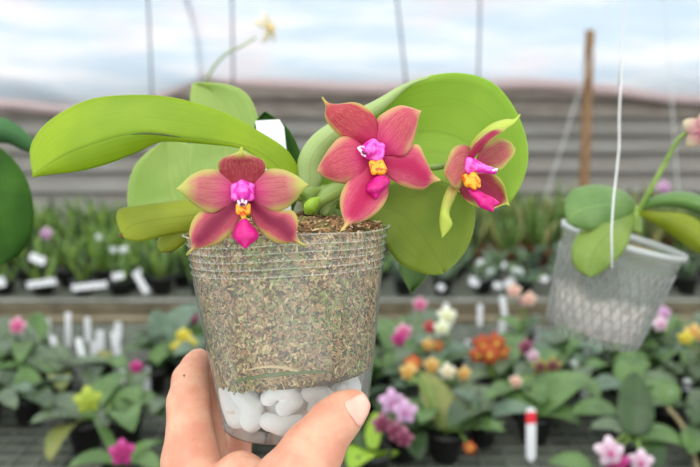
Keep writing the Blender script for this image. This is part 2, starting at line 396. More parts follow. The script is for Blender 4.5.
for (a0, a1, z0, z1, r_, m_) in ((-2.25, -1.0, .036, .040, .0011, 6), (-2.0, -1.3, .044, .040, .0009, 4)):
    pts = []
    for k in range(9):
        u = k / 8; a = a0 + (a1 - a0) * u; z = z0 + (z1 - z0) * u + .004 * math.sin(math.pi * u); pts.append(((pr(z) - .0018) * math.cos(a), (pr(z) - .0018) * math.sin(a), z))
    mesh('root', *(lambda q: (loc(q[0]), q[1]))(tube(pts, [r_ * .5, r_, r_, r_ * .4], 8)), chipmats[m_], orch)
# foam chunks in the bottom
def foam(pts, rr_, inset=.0012):
    cs = [(Vector(pts[i]), Vector(pts[i + 1]), rr_[i], rr_[i + 1]) for i in range(len(pts) - 1)]
    ap = np.array([tuple(p) for p in pts]); m = max(rr_) + .003
    def fn(X):
        d = None
        for a, b, ra, rb in cs:
            q = rcone(X, a, b, ra, rb); d = q if d is None else np.minimum(d, q)
        d = d + .0003 * np.sin(X[..., 0] * 1100) * np.sin(X[..., 1] * 900 + 1) * np.sin(X[..., 2] * 1000)
        rad = np.hypot(X[..., 0], X[..., 1]); wall = rad - (RB0 + (pr(.05) - RB0) * np.clip(X[..., 2], 0, .05) / .05 - inset)
        return np.maximum(np.maximum(d, wall), .0045 - X[..., 2])
    V, Fc = nets(fn, ap.min(0) - m, ap.max(0) + m, .0009)
    mesh('foam_chunk', loc(relax(V, Fc, 2)), Fc, M['foam'], orch)
foam([(-.012, -.030, .024), (-.008, -.033, .029), (.000, -.033, .029), (.003, -.033, .023), (-.003, -.033, .019)], [.0042, .0048, .0052, .0050, .0046], .0009)   # curled one
foam([(-.012, -.032, .012), (-.004, -.034, .0095), (.005, -.033, .011)], [.0050, .0054, .0048], .0012)
foam([(-.034, -.017, .027), (-.035, -.017, .019), (-.031, -.018, .011)], [.0075, .008, .007], .0014)
foam([(-.026, -.024, .026), (-.021, -.026, .019), (-.022, -.026, .011)], [.0070, .0064, .0066], .0040)
foam([(.012, -.031, .027), (.018, -.029, .024), (.015, -.030, .018)], [.0055, .006, .0055], .0022)
foam([(.013, -.032, .010), (.021, -.028, .012)], [.0052, .006], .0018)
foam([(.027, -.024, .024), (.032, -.020, .014)], [.0065, .007], .002)
foam([(-.004, -.012, .020), (.004, .0, .016)], [.014, .015]); foam([(-.016, .006, .014), (-.02, .018, .02)], [.013, .012])
foam([(.018, .008, .014), (.012, .022, .02)], [.013, .013]); foam([(.026, -.008, .013), (.03, .0, .02)], [.010, .010])
foam([(-.030, .004, .013), (-.03, -.004, .02)], [.010, .009])

# leaves
MM = 'leaf'
blade(MM, [(300, 190), (303, 178), (296, 163), (285, 148), (262, 133), (225, 113), (175, 98), (128, 95), (85, 101), (48, 122), (31, 145), (31, 165), (33, 176)],
      [(288, 202), (278, 190), (270, 174), (262, 164), (240, 147), (205, 143), (165, 141), (140, 151), (110, 163), (80, 171), (55, 174), (40, 176), (33, 177)],
      [12, 6, 0, -4, -6, -8, -10], [10, 4, -4, -9, -12, -14, -12], [8, 2, -2, -2, -4, -8, -10], M['leaf'], orch,
      mid=[(296, 197), (288, 180), (276, 165), (252, 149), (215, 141), (180, 137), (150, 133), (120, 136), (90, 145), (65, 155), (45, 167), (33, 176)], n=44, m=17, t=.0018, label='long arching leaf on the left')
# dark scar line on that leaf
V0, F0 = tube([P(132, 134.5, .3865), P(148, 133.5, .3857), P(165, 135, .3862), P(181, 137.5, .3872)], [.0002, .0006, .0007, .0002], 6)
blade(MM, [(304, 190), (299, 176), (299, 158), (312, 137), (340, 118), (372, 103), (400, 86), (430, 75.5), (462, 73), (492, 82), (512, 104), (525, 133), (528, 160), (521, 185), (510, 203)],
      [(320, 200), (345, 203), (370, 200), (395, 196), (420, 193), (440, 190), (458, 192), (475, 198), (490, 205), (500, 206), (509, 204)],
      [14, 16, 18, 20, 24, 26, 24, 20, 16], [14, 22, 30, 36, 38, 36, 32, 26, 16], [14, 22, 28, 30, 30, 28, 24, 20, 16], M['leafr'], orch,
      mid=[(312, 194), (325, 178), (345, 160), (375, 145), (410, 132), (445, 133), (475, 148), (495, 175), (509, 203)], n=44, m=17, t=.0018, label='broad rounded leaf behind the right flowers')
blade(MM, [(303, 192), (298.5, 178), (298.5, 158), (312, 136), (340, 117), (372, 102), (405, 84), (428, 77)],
      [(312, 196), (322, 182), (322, 165), (334, 148), (356, 130), (382, 112), (408, 88), (429, 77.5)],
      [8, 6, 8, 12, 18, 22], [6, 2, 4, 9, 16, 21], [6, 6, 9, 14, 19, 23], M['leafup'], orch, n=30, m=9, t=.0014, label='upper face of the rolled leaf edge, painted paler as lit from above')  # lit band along the rolled edge, its light painted as a paler leaf colour
blade(MM, [(335, 195), (370, 188), (400, 182), (440, 180), (466, 192), (475, 212), (473, 232), (466, 250), (456, 263), (445, 272)],
      [(335, 208), (358, 216), (374, 228), (385, 242), (392, 255), (402, 265), (418, 272), (432, 275), (444, 273.5)],
      [14, 22, 26, 24, 20], [14, 24, 32, 30, 22], [14, 24, 30, 28, 20], M['leafo'], orch,
      mid=[(335, 200), (366, 202), (395, 210), (415, 226), (430, 248), (444, 272)], n=34, m=13, t=.0017, label='drooping olive green leaf right of the pot')
blade(MM, [(285, 200), (240, 196), (200, 198), (165, 202), (135, 206), (118, 210), (117, 222), (122, 236)],
      [(280, 214), (240, 222), (205, 230), (180, 233), (160, 237), (145, 241), (132, 241), (123, 237)],
      [12, 14, 16, 16, 14], [12, 10, 10, 12, 14], [14, 14, 16, 14, 14], M['leafy'], orch, n=30, m=11, t=.0016, label='short yellow green leaf low on the left')
blade(MM, [(245, 225), (215, 216), (185, 214), (165, 228), (157, 243), (160, 251)],
      [(240, 236), (215, 238), (192, 237), (182, 245), (173, 251), (161, 252)],
      [18, 22, 24, 24], [18, 18, 20, 22], [18, 22, 24, 24], M['leafy'], orch, n=22, m=9, t=.0016, label='curled leaf tip with brown edge')
bm_ = mesh('brown_tip', *tube([P(122, 238, .4135), P(120.5, 233.5, .4135)], [.0009, .0014], 8, 5), M['stemd'], orch)
bm_ = mesh('brown_tip', *tube([P(160, 251.5, .4235), P(171, 251.5, .4235)], [.0007, .0008], 8, 5), M['stemd'], orch)
mesh('scar', V0, F0, plain('dark scar', (70, 84, 30), .7), orch)
# leaves growing at the back
blade(MM, [(222, 228), (200, 205), (191, 180), (190.5, 150), (190, 118), (190, 96), (192, 84)],
      [(250, 228), (262, 205), (266, 175), (264, 145), (258, 118), (250, 98), (236, 87), (215, 83), (193, 83)],
      [60, 92, 100, 102, 104], [60, 98, 108, 110, 108], [60, 92, 100, 102, 104], M['leafp'], orch, n=30, m=11, t=.0016,
      mid=[(236, 228), (230, 195), (227, 160), (224, 125), (218, 100), (204, 83)], label='pale leaf standing up at the back')
blade(MM, [(205, 238), (170, 232), (138, 222), (128, 205), (129, 182), (136, 164), (150, 150), (166, 140)],
      [(225, 232), (215, 205), (207, 185), (203, 165), (196, 150), (186, 142), (176, 139), (168, 139)],
      [70, 100, 110, 112, 114], [70, 108, 118, 120, 116], [70, 100, 110, 112, 114], M['leafp'], orch, n=28, m=11, t=.0016,
      mid=[(215, 236), (190, 222), (176, 200), (170, 175), (169, 155), (167, 139)], label='pale leaf leaning left at the back')
blade(MM, [(275, 220), (262, 190), (252, 150), (256, 122), (264, 112)], [(290, 220), (300, 190), (303, 165), (296, 142), (284, 124), (266, 112)],
      [60, 68, 74], [60, 72, 78], [60, 66, 74], M['leafd'], orch, n=22, m=9, t=.0016, label='dark green leaf behind the white label')
blade(MM, [(345, 215), (385, 235), (398, 255), (400, 272), (411, 293)], [(350, 208), (395, 225), (424, 250), (430, 272), (412, 293)],
      [50, 90, 110], [50, 96, 116], [50, 90, 110], M['bg1'], orch, n=22, m=9, t=.0016, label='hanging leaf tip behind the pot')
# crown, sheath, stems
blob('crown', [(312, 228, 8, 5, 312, 190, 8, 4), (300, 196, 8, 3.5, 325, 190, 8, 3.5), (318, 228, 10, 5, 332, 200, 14, 4)], M['stem'], orch, .003, .001)
blade('leaf_sheath', [(318, 215), (316, 200), (326, 186), (345, 180)], [(328, 216), (335, 204), (350, 196), (362, 190)], [-2, -4, 0], [-6, -8, -2], [-4, -4, 0], M['leafup'], orch, n=14, m=7)
mesh('root_stub', *tube([P(303, 232, .397), P(302, 222, .395), P(299, 212, .394)], [.0034, .0026, .003], 10), M['stemd'], orch)
mesh('root_stub', *tube([P(352, 232, .395), P(344, 224, .397), P(330, 228, .40)], [.002, .0016, .002], 8), M['stemd'], orch)
sp = mesh('flower_spike', *tube([P(311, 212, .393), P(318, 203, .392), P(334, 195, .392), P(352, 185, .397), (P(372, 178, .402)), P(400, 174, .402), P(424, 168, .397), P(437, 167, .396), P(449, 164, .394)], [.0034, .003, .0026, .0022, .002, .0018, .0018, .002, .002], 10), M['stem'], orch)
mesh('bud', *tube([P(308, 214, .391), P(310, 207, .390), P(316, 201, .390), P(320, 198, .391)], [.0015, .0040, .0034, .001], 10), M['bg6'], orch)
mesh('flower_spike', *tube([P(314, 208, .397), P(305, 196, .397), P(285, 186, .385), P(262, 187, .366), P(245, 190, .350)], [.002, .0018, .0015, .0013, .0016], 8), M['stem'], orch)

def cv(pts, o, s): return [(o[0] + x / s, o[1] + y / s) for x, y in pts]
def flower(label, o, s, tep, base=.40):
    global FB; FB = base
    f = bpy.data.objects.new('flower', None); COL.objects.link(f); f.parent = orch; WM[f.name] = WM[orch.name]; f['label'] = label; f.empty_display_size = .01
    for nm, A, B, dA, dM, dB, mt in tep:
        blade(nm, cv(A, o, s), cv(B, o, s), dA, dM, dB, M[mt], f, n=30, m=15, t=.0011, base=base, ruff=.0005)
    return f
# ---- flower 1
o1, s1 = (160, 130), 3.594
tips = [(292, 62)]
f1 = flower('front flower facing the camera on the left', o1, s1, base=.353, tep=[
 ('dorsal_sepal', [(285, 235), (250, 195), (220, 158), (209, 125), (222, 104), (252, 90), (282, 79), (290, 66), (292, 62)], [(315, 235), (345, 195), (370, 160), (382, 132), (372, 110), (342, 95), (306, 80), (295, 66), (292, 62)], [-14, -16, -20, -22], [-16, -18, -24, -27], [-14, -16, -20, -22], 'dorA'),
 ('petal', [(290, 205), (255, 172), (215, 146), (165, 142), (112, 162), (76, 195), (58, 213)], [(290, 240), (262, 262), (225, 285), (185, 298), (145, 284), (106, 254), (76, 225), (58, 214)], [-14, -17, -20, -20], [-14, -19, -24, -20], [-14, -17, -20, -20], 'petA'),
 ('petal', [(308, 205), (345, 168), (390, 141), (440, 142), (488, 162), (516, 184), (533, 199)], [(308, 240), (345, 262), (375, 280), (410, 292), (450, 284), (488, 252), (515, 216), (533, 200)], [-14, -17, -20, -20], [-14, -19, -24, -20], [-14, -17, -20, -20], 'petA'),
 ('lateral_sepal', [(275, 235), (215, 258), (150, 290), (118, 325), (105, 375), (115, 420), (95, 450)], [(298, 250), (292, 300), (270, 350), (235, 390), (195, 414), (140, 425), (112, 436), (96, 451)], [-15, -16, -20, -24], [-15, -17, -23, -24], [-15, -17, -20, -24], 'sepA'),
 ('lateral_sepal', [(298, 250), (322, 300), (350, 350), (388, 388), (430, 408), (478, 404), (505, 412), (524, 414)], [(318, 235), (375, 258), (435, 288), (478, 290), (497, 330), (490, 370), (500, 397), (524, 413)], [-15, -16, -20, -24], [-15, -17, -23, -24], [-15, -17, -20, -24], 'sepA')])
blob('column', [(242.5, 186, -19, 3.6, 243, 194, -23, 3.6), (235, 187, -18, 2.5, 236, 195, -20, 2.6), (250.5, 187, -18, 2.5, 249, 195, -20, 2.6), (234, 198, -21, 1.6, 252, 198, -21, 1.6)], M['column'], f1, .0015, .00045)
blob('anther', [(238.5, 201.5, -25, .8, 240, 205, -25.5, .8), (246, 201.5, -25, .8, 244.5, 205, -25.5, .8), (242.3, 200, -26, .8, 242.3, 203, -26, .6)], M['anther'], f1, .0006, .0003)
mesh('dark_spot', *tube([P(240, 205, FB - .0265), P(242.5, 204, FB - .0275), P(245, 205, FB - .0265)], [.0004, .0007, .0004], 6), M['dark'], f1)
blob('callus', [(238, 205.5, -23, 1.2, 238.5, 212, -23, 1.5), (248.5, 205.5, -23, 1.2, 248, 212, -23, 1.5), (240, 210, -23, 1.9, 246.5, 210, -23, 1.9), (243.5, 212, -22, 1.9, 243.5, 218, -23, 1.3)], M['callus'], f1, .0008, .0004, 'orange side lobes of the lip')
blade('lip', cv([(295, 322), (272, 345), (259, 375), (268, 395), (290, 412), (305, 424)], o1, s1), cv([(312, 322), (332, 345), (356, 375), (345, 398), (325, 410), (307, 424)], o1, s1), [-22, -23, -25], [-24, -29, -28], [-22, -23, -25], M['lip'], f1, base=FB, n=16, m=11, t=.0014)
# ---- flower 2
o2, s2 = (300, 80), 2.921
f2 = flower('middle flower tilted to the right with a red upper sepal', o2, s2, base=.384, tep=[
 ('dorsal_sepal', [(205, 215), (175, 185), (125, 168), (92, 140), (73, 108), (75, 78), (65, 50)], [(225, 200), (228, 160), (224, 118), (200, 85), (160, 65), (112, 70), (85, 68), (66, 50)], [-8, -12, -12, -8], [-8, -14, -15, -8], [-8, -12, -12, -8], 'dorB'),
 ('petal', [(212, 205), (216, 150), (224, 115), (250, 93), (290, 75), (325, 80), (353, 91)], [(235, 222), (270, 220), (300, 223), (325, 196), (340, 150), (346, 112), (354, 92)], [-8, -10, -8, -4], [-8, -12, -12, -4], [-8, -10, -8, -4], 'petB'),
 ('petal', [(212, 215), (182, 188), (150, 168), (116, 168), (84, 202), (60, 240), (50, 267)], [(215, 235), (200, 262), (180, 287), (148, 303), (110, 300), (75, 286), (51, 268)], [-8, -13, -14, -12], [-8, -15, -17, -12], [-8, -13, -14, -12], 'petB'),
 ('lateral_sepal', [(230, 225), (275, 208), (312, 195), (345, 189), (365, 225), (385, 268), (412, 293)], [(222, 240), (250, 275), (285, 303), (330, 319), (362, 319), (385, 302), (413, 294)], [-8, -7, -4, -2], [-8, -9, -8, -2], [-8, -7, -4, -2], 'sepB'),
 ('lateral_sepal', [(212, 228), (172, 270), (135, 302), (117, 345), (120, 385), (130, 418), (119, 441)], [(236, 236), (255, 290), (257, 335), (235, 378), (195, 408), (150, 420), (120, 441)], [-9, -15, -26, -45], [-9, -18, -32, -46], [-9, -15, -26, -45], 'sepB')])
blob('column', [(373, 144, -13, 3.2, 370, 150, -17, 3.6), (381, 147, -13, 2.6, 379, 156, -15, 2.9), (367, 146, -14, 2.2, 362, 151, -18, 1.9), (368, 155, -15, 2.4, 376, 158, -15, 2.4)], M['column'], f2, .0016, .00045)
blob('anther', [(358.5, 148, -21, .8, 361, 151, -22, .9), (362, 154, -21.5, .7, 365, 156, -21, .7), (360, 146.5, -20, .5, 364, 147, -21, .5)], M['anther'], f2, .0006, .0003)
mesh('dark_spot', *tube([P(362, 151, FB - .0225), P(364, 153.5, FB - .023), P(367, 153, FB - .0225)], [.0003, .0006, .0003], 6), M['dark'], f2)
blob('callus', [(371.5, 163, -17, 1.6, 374, 172, -19, 1.8), (380, 161, -15, 1.8, 384, 170, -17, 1.9), (375, 165, -16, 2.6, 379, 171, -17, 2.4), (378, 164, -15, 2.4, 382, 172, -17, 1.6)], M['callus'], f2, .0007, .0004, 'orange side lobes of the lip')
blade('lip', [(373, 179), (368, 184), (365, 191), (370, 194), (375, 198)], [(382, 176), (389, 178), (389.5, 184), (383, 191), (377, 198)], [-17, -21, -22], [-20, -26, -24], [-17, -19, -20], M['lip'], f2, base=FB, n=16, m=11, t=.0016)
# ---- flower 3 (seen from the side)
o3, s3 = (420, 100), 3.333
f3 = flower('right flower seen from its side', o3, s3, [
 ('petal', [(185, 215), (195, 178), (225, 143), (262, 126), (300, 138), (316, 162)], [(200, 230), (235, 218), (268, 232), (292, 210), (312, 185), (317, 164)], [-4, -4, -4, -2], [-4, -2, -2, -2], [-4, -4, -4, -2], 'petC'),
 ('lateral_sepal', [(170, 250), (215, 245), (252, 250), (280, 285), (292, 330), (299, 351)], [(135, 262), (132, 300), (155, 336), (195, 357), (245, 362), (280, 348), (299, 352)], [-4, -6, -6, -6], [-3, -2, -2, -6], [-6, -12, -12, -6], 'sepC'),
 ('petal', [(180, 215), (165, 158), (130, 150), (104, 168), (90, 200), (78, 238), (90, 262), (108, 285)], [(170, 250), (158, 262), (150, 272), (142, 280), (132, 290), (124, 294), (115, 292), (109, 286)], [-6, -12, -16, -18], [-6, -15, -21, -19], [-6, -12, -18, -18], 'petC'),
 ('lateral_sepal', [(130, 262), (100, 280), (78, 325), (66, 380), (66, 420), (74, 459)], [(155, 270), (132, 296), (112, 335), (98, 378), (108, 416), (76, 459)], [-10, -15, -17, -16], [-10, -18, -20, -16], [-10, -15, -17, -16], 'outC'),
 ('dorsal_sepal', [(150, 205), (158, 165), (190, 118), (238, 80), (285, 64), (315, 64), (333, 48)], [(170, 215), (178, 180), (208, 155), (245, 124), (285, 98), (315, 78), (334, 50)], [-6, -8, -8, -6], [-8, -13, -13, -6], [-8, -14, -14, -6], 'outC')])
blade('sepal_underside', cv([(158, 192), (185, 143), (222, 110), (262, 94)], o3, s3), cv([(176, 198), (207, 163), (247, 128), (288, 98)], o3, s3), [-14, -20, -16], [-15, -21, -17], [-15, -21, -17], M['sepC'], f3, n=14, m=7)
blob('column', [(470, 162, -14, 3.3, 480, 168, -16, 2.9), (480, 168, -16, 2.6, 494, 171, -17, 1.9), (468, 168, -14, 2.4, 470, 172, -14, 2)], M['column'], f3, .0015, .00045)
blob('anther', [(493, 170.5, -18, 1.0, 496.5, 169.5, -18, .9)], M['anther'], f3, .0006, .0003)
blob('callus', [(465.5, 177.5, -16, 2.2, 468, 183, -18, 2.5), (473, 176, -16, 2.3, 477, 181, -17, 2.2), (471, 181, -17, 2.4, 474, 187, -18, 1.8), (477, 180, -16, 1.4, 479, 186, -17, 1.1)], M['callus'], f3, .0007, .0004, 'orange side lobes of the lip')
blob('lip', [(470, 191, -15, 1.6, 484, 203, -18, 2.6), (478, 193, -15, 1.6, 490, 202, -17, 2.6), (484, 203, -18, 2.6, 492, 210, -19, 1.2), (490, 202, -17, 2.2, 497, 203, -18, 1.2)], M['lip'], f3, .003, .0005)

# white label stuck in the held pot
A = [P(255.5, 121, .462), P(279.5, 119.5, .462), P(284, 127, .462), P(287.5, 160, .458), P(292, 222, .452), P(268, 224, .452)]
nv = (A[1] - A[0]).cross(A[4] - A[0]).normalized() * .0006
V = [a + nv for a in A] + [a - nv for a in A]; Fc = [tuple(range(6)), tuple(range(11, 5, -1))] + [(i, i + 6, (i + 1) % 6 + 6, (i + 1) % 6) for i in range(6)]
tag(mesh('plant_label', V, Fc, M['tag'], None, False, origin=A[4]), 'white plastic label sticking up behind the leaves of the held orchid', 'label')

# ================================================================== HAND
t = NT('skin'); c = t.co()
f1_ = t.noise(c, 60, 4); f2_ = t.noise(c, 900, 3); f3_ = t.noise(t.co('Object', (1, 1, 3)), 260, 3)
col = t.mix(t.ss(f1_, .35, .65), lin((214, 164, 136)), lin((204, 142, 116)))
col = t.mix(t.ss(f3_, .55, .75, 0, .3), col, lin((196, 120, 94)))
hh = t.math('ADD', t.math('MULTIPLY', f2_, .5), f3_)
M['skin'] = t.done(t.pbr(col, .5, .35, t.bump(hh, .35, .0005), .25, scale=.003))
M['nail'] = plain('nail', (238, 190, 170), .3, (230, 172, 154), 90)
def C(px, py, d): return np.array(P(px, py, d))
def chain(X, pts, k=.006):
    d = None
    for (a, ra), (b, rb) in zip(pts, pts[1:]):
        q = rcone(X, a, b, ra, rb); d = q if d is None else smin(d, q, k)
    return d
index = [(C(205, 520, .375), .017), (C(191, 462, .385), .0158), (C(189, 402, .400), .0120), (C(190.5, 380, .413), .0103), (C(195.5, 366, .424), .0080), (C(199, 359, .428), .0066)]
thumb = [(C(262, 560, .340), .022), (C(288, 490, .338), .019), (C(312, 452, .342), .0152), (C(332, 424, .345), .0122), (C(345, 412, .347), .0104), (C(354.5, 405, .349), .0078)]
middle = [(C(232, 530, .395), .016), (C(212, 466, .418), .0120), (C(206, 415, .437), .0098), (C(213, 375, .448), .0085), (C(220, 360, .450), .007)]
ring = [(C(270, 540, .40), .016), (C(240, 478, .432), .0105), (C(236, 447, .458), .0092), (C(245, 410, .462), .0082), (C(255, 385, .46), .007)]
little = [(C(305, 545, .405), .015), (C(300, 500, .44), .0095), (C(300, 462, .46), .008), (C(300, 430, .458), .007), (C(302, 412, .452), .006)]
palm = [(C(205, 520, .375), .017), (C(225, 580, .37), .022), (C(262, 575, .345), .024)]
palm2 = [(C(305, 545, .405), .016), (C(290, 610, .38), .024), (C(262, 575, .345), .022)]
arm = [(C(255, 600, .362), .026), (C(262, 720, .345), .025), (C(270, 900, .33), .032), (C(275, 1150, .31), .038)]
web = [(C(205, 500, .372), .013), (C(240, 478, .362), .0115), (C(275, 498, .345), .013)]
iw = np.array(WP.inverted())
def handfn(X):
    d = chain(X, index, .005)
    d = smin(d, chain(X, thumb, .004), .012)
    d = smin(d, chain(X, palm, .01), .010); d = smin(d, chain(X, web, .01), .010); d = smin(d, chain(X, palm2, .01), .012)
    for fg in (middle, ring, little): d = smin(d, chain(X, fg, .004), .0035)
    d = smin(d, chain(X, arm, .01), .02)
    for (cc, dr, rr_, dep) in creases:
        q = X - cc; al = np.abs(q @ dr); d = d + dep * np.exp(-(al / .0007) ** 2) * np.exp(-(np.linalg.norm(q, axis=-1) / rr_) ** 4)
    L = X @ iw[:3, :3].T + iw[:3, 3]; rad = np.hypot(L[..., 0], L[..., 1]); z = np.clip(L[..., 2], 0, HP)
    wall = (rad - (RB0 + (RT0 - RB0) * (z / HP) ** .9 + .0004)) * .97; wall = np.maximum(wall, .0008 - L[..., 2])
    return np.maximum(d, -wall)
def unit(v): return v / np.linalg.norm(v)
creases = []
for a, b, f in ((thumb[3][0], thumb[4][0], 0.0), (thumb[3][0], thumb[4][0], .25), (thumb[2][0], thumb[3][0], .85), (thumb[3][0], thumb[4][0], -.4)):
    creases.append((a + (b - a) * f, unit(b - a), .0145, .00035))
for a, b, f in ((index[2][0], index[3][0], 0.0), (index[2][0], index[3][0], .25), (index[1][0], index[2][0], .9)):
    creases.append((a + (b - a) * f, unit(b - a), .015, .0003))
lo = np.minimum.reduce([C(150, 700, .31), C(150, 340, .31), C(150, 340, .48), C(150, 700, .48)]); hi = np.maximum.reduce([C(390, 700, .31), C(390, 335, .31), C(390, 335, .48), C(390, 700, .48)])
lo[0] = min(C(145, 400, .42)[0], lo[0]); 
V, Fc = nets(handfn, lo, hi, .0013)
hand = mesh('hand', relax(V, Fc, 2), Fc, M['skin'], None, origin=C(240, 600, .36))
tag(hand, 'bare left hand gripping the clear pot, thumb in front and fingers wrapped behind', 'hand')
# thumb nail
tipc = thumb[5][0]; td = unit(thumb[5][0] - thumb[3][0]); rgt = unit(np.array(RT) * .62 + np.array(UP) * .25 - np.array(FW) * .7); nd = unit(rgt - td * (rgt @ td)); sd = np.cross(td, nd)
rows = []
def skinhit(o_, d_):
    a_, b_ = 0., .03
    for _ in range(22):
        m_ = (a_ + b_) / 2
        if handfn((o_ + d_ * m_)[None, :])[0] < 0: a_ = m_
        else: b_ = m_
    return a_
for i in range(11):
    u = i / 10; r = []; ax = -.0062 + .0125 * u; wd = .78 * min(1, (u / .22 + .35) ** .6, ((1 - u) / .16 + .55) ** .5)
    for j in range(11):
        a = (j / 10 * 2 - 1) * wd; dd_ = nd * math.cos(a) + sd * math.sin(a); q = tipc + td * min(ax, .0035) * 1.0
        dd_ = unit(dd_ + td * max(0, ax - .002) * 110); r.append(q + dd_ * (skinhit(q, dd_) + .0003))
    rows.append(r)
V, Fc, U = sheet(rows); V, Fc, U = solid(V, Fc, U, .0009)
hinv = WM[hand.name]
mesh('thumbnail', V, Fc, M['nail'], hand, True, U, label='pale pink thumbnail')
mesh('mole', *lathe([(.0001, .0006), (.0005, .0004), (.0006, 0), (.0005, -.0004), (.0001, -.0006)], tuple(C(184, 375.5, .3985)), 10), plain('mole', (110, 70, 50), .6), hand)

# ================================================================== SETTING
BZ = .85
fm = NT('floor ground'); fm = fm.done(fm.pbr(fm.mix(fm.ss(fm.noise(fm.co(), 3, 6), .3, .7), lin((96, 88, 74)), lin((70, 66, 58))), .9))
V, Fc = box(-9.2, 9.2, -1.5, 7.2, -.05, 0); tag(mesh('floor', V, Fc, fm, None, False), None, None, None, 'structure')
WY = 6.5
wt = NT('weathered corrugated boards')
cc = wt.co('Object', (1, 1, 1)); n1 = wt.noise(wt.co('Object', (.6, 1, 6)), 3, 6, .6); n2 = wt.noise(cc, 2.2, 4)
col = wt.mix(wt.ss(n1, .3, .7), lin((158, 157, 150)), lin((134, 132, 124)))
sx = wt.n.new('ShaderNodeSeparateXYZ'); wt.l.new(cc, sx.inputs[0])
col = wt.mix(wt.ss(n2, .35, .65, 0, .35), col, lin((142, 134, 122)))
wm = wt.done(wt.pbr(col, .8))
wt = NT('rusty top board'); wb = wt.done(wt.pbr(wt.mix(wt.ss(wt.noise(wt.co('Object', (1, 1, 4)), 4, 5), .3, .7), lin((150, 143, 132)), lin((124, 116, 106))), .85))
parts = []
topz = Y(500, 75, WY).z; ys = [75, 98, 117, 134, 152, 171, 191, 212, 240]; zs = [Y(500, y, WY).z for y in ys] + [0]
for i in range(len(zs) - 1):
    z1, z0 = zs[i], zs[i + 1]
    # clapboard: each board leans out at its lower edge and overhangs the next
    V = [(-9, WY + .03, z1), (9, WY + .03, z1), (9, WY - .055, z0), (-9, WY - .055, z0), (-9, WY + .03, z0), (9, WY + .03, z0)]
    parts.append((V, [(0, 3, 2, 1), (3, 4, 5, 2), (0, 1, 5, 4), (0, 4, 3), (1, 2, 5)], None, 1 if i < 2 else 0))
V, Fc, U, I = join(parts); tag(mesh('wall_back', V, Fc, [wm, wb], None, False, None, I), None, None, None, 'structure')
V, Fc = box(-9, 9, WY + .04, WY + .10, 0, topz); tag(mesh('wall_back', V, Fc, wb, None, False), None, None, None, 'structure')
# translucent plastic sheeting above the wall, two panels, with a rolled hem
pt = NT('milky plastic film'); c = pt.co('Object', (.5, 1, 3.2)); n1 = pt.noise(c, 1.6, 4, .55); n2 = pt.noise(pt.co('Object', (1, 1, 1.6)), .9, 3)
col = pt.mix(pt.ss(n1, .34, .7), lin((230, 240, 247)), lin((252, 252, 253)))
col = pt.mix(pt.ss(n2, .5, .7, 0, .5), col, lin((250, 240, 240)))
pm = pt.done(pt.mixs(.72, pt.pbr(col, .35, .4), pt.trl(col)))
hemm = NT('pinkish hem'); hemm = hemm.done(hemm.mixs(.4, hemm.pbr(lin((240, 222, 220)), .5), hemm.trl(lin((244, 226, 224)))))
def film(name, bottom, x0, x1, seed):
    n, m = 110, 26; rows = []; g = np.array(bottom, float)
    for i in range(n):
        px = x0 + (x1 - x0) * i / (n - 1); py = np.interp(px, g[:, 0], g[:, 1]); b = Y(px, py, WY - .12); r = []
        for j in range(m):
            u = j / (m - 1); w = .04 * math.sin(i * .35 + seed + u * 5) * (1 - u * .5) + .035 * math.sin(i * .13 + u * 14 + seed)
            r.append((b.x * (1 - .05 * u), WY - .12 - 1.3 * u ** 1.6 + w, b.z + (2.9 - b.z) * u + .03 * math.sin(i * .22 + u * 9)))
        rows.append(r)
    V, Fc, U = sheet(rows)
    o = mesh(name, V, Fc, pm, None, True, U); so = o.modifiers.new('t', 'SOLIDIFY'); so.thickness = .002
    return o, [r[0] for r in rows]
curve1 = [(x, y) for x, y in cat_rom([(-760, 80), (-500, 60), (-260, 80), (-120, 92), (0, 103), (60, 113), (110, 111), (150, 98), (180, 84), (200, 77), (215, 74)], 60)]
curve2 = [(x, y) for x, y in cat_rom([(190, 70), (215, 82), (280, 87), (350, 87), (430, 84), (520, 86), (600, 90), (700, 96), (950, 100), (1300, 92)], 60)]
for lab, cvv, x0, x1, sd_ in (('milky plastic sheet sagging low at the left above the back wall', curve1, -740, 203, 1), ('milky plastic sheet hanging straight above the back wall on the right', curve2, 199, 1290, 3)):
    o, hem = film('plastic_sheet', cvv, x0, x1, sd_); tag(o, lab, 'plastic sheet')
    h = mesh('hem', *tube([(a[0], a[1] - .01, a[2]) for a in hem[::3]], [.01] + [.05] * 12 + [.01], 8, 60), hemm, o)
# overhead pipes that carry wires and hanging pots
for yy, zz in ((.66, 2.5), (3.6, 2.75)):
    V, Fc = tube([(-3.2, yy, zz), (0, yy, zz), (3.2, yy, zz)], .02, 12); o = mesh('trim_1' if yy < 1 else 'trim_2', V, Fc, M['rail'], None); o['kind'] = 'structure'

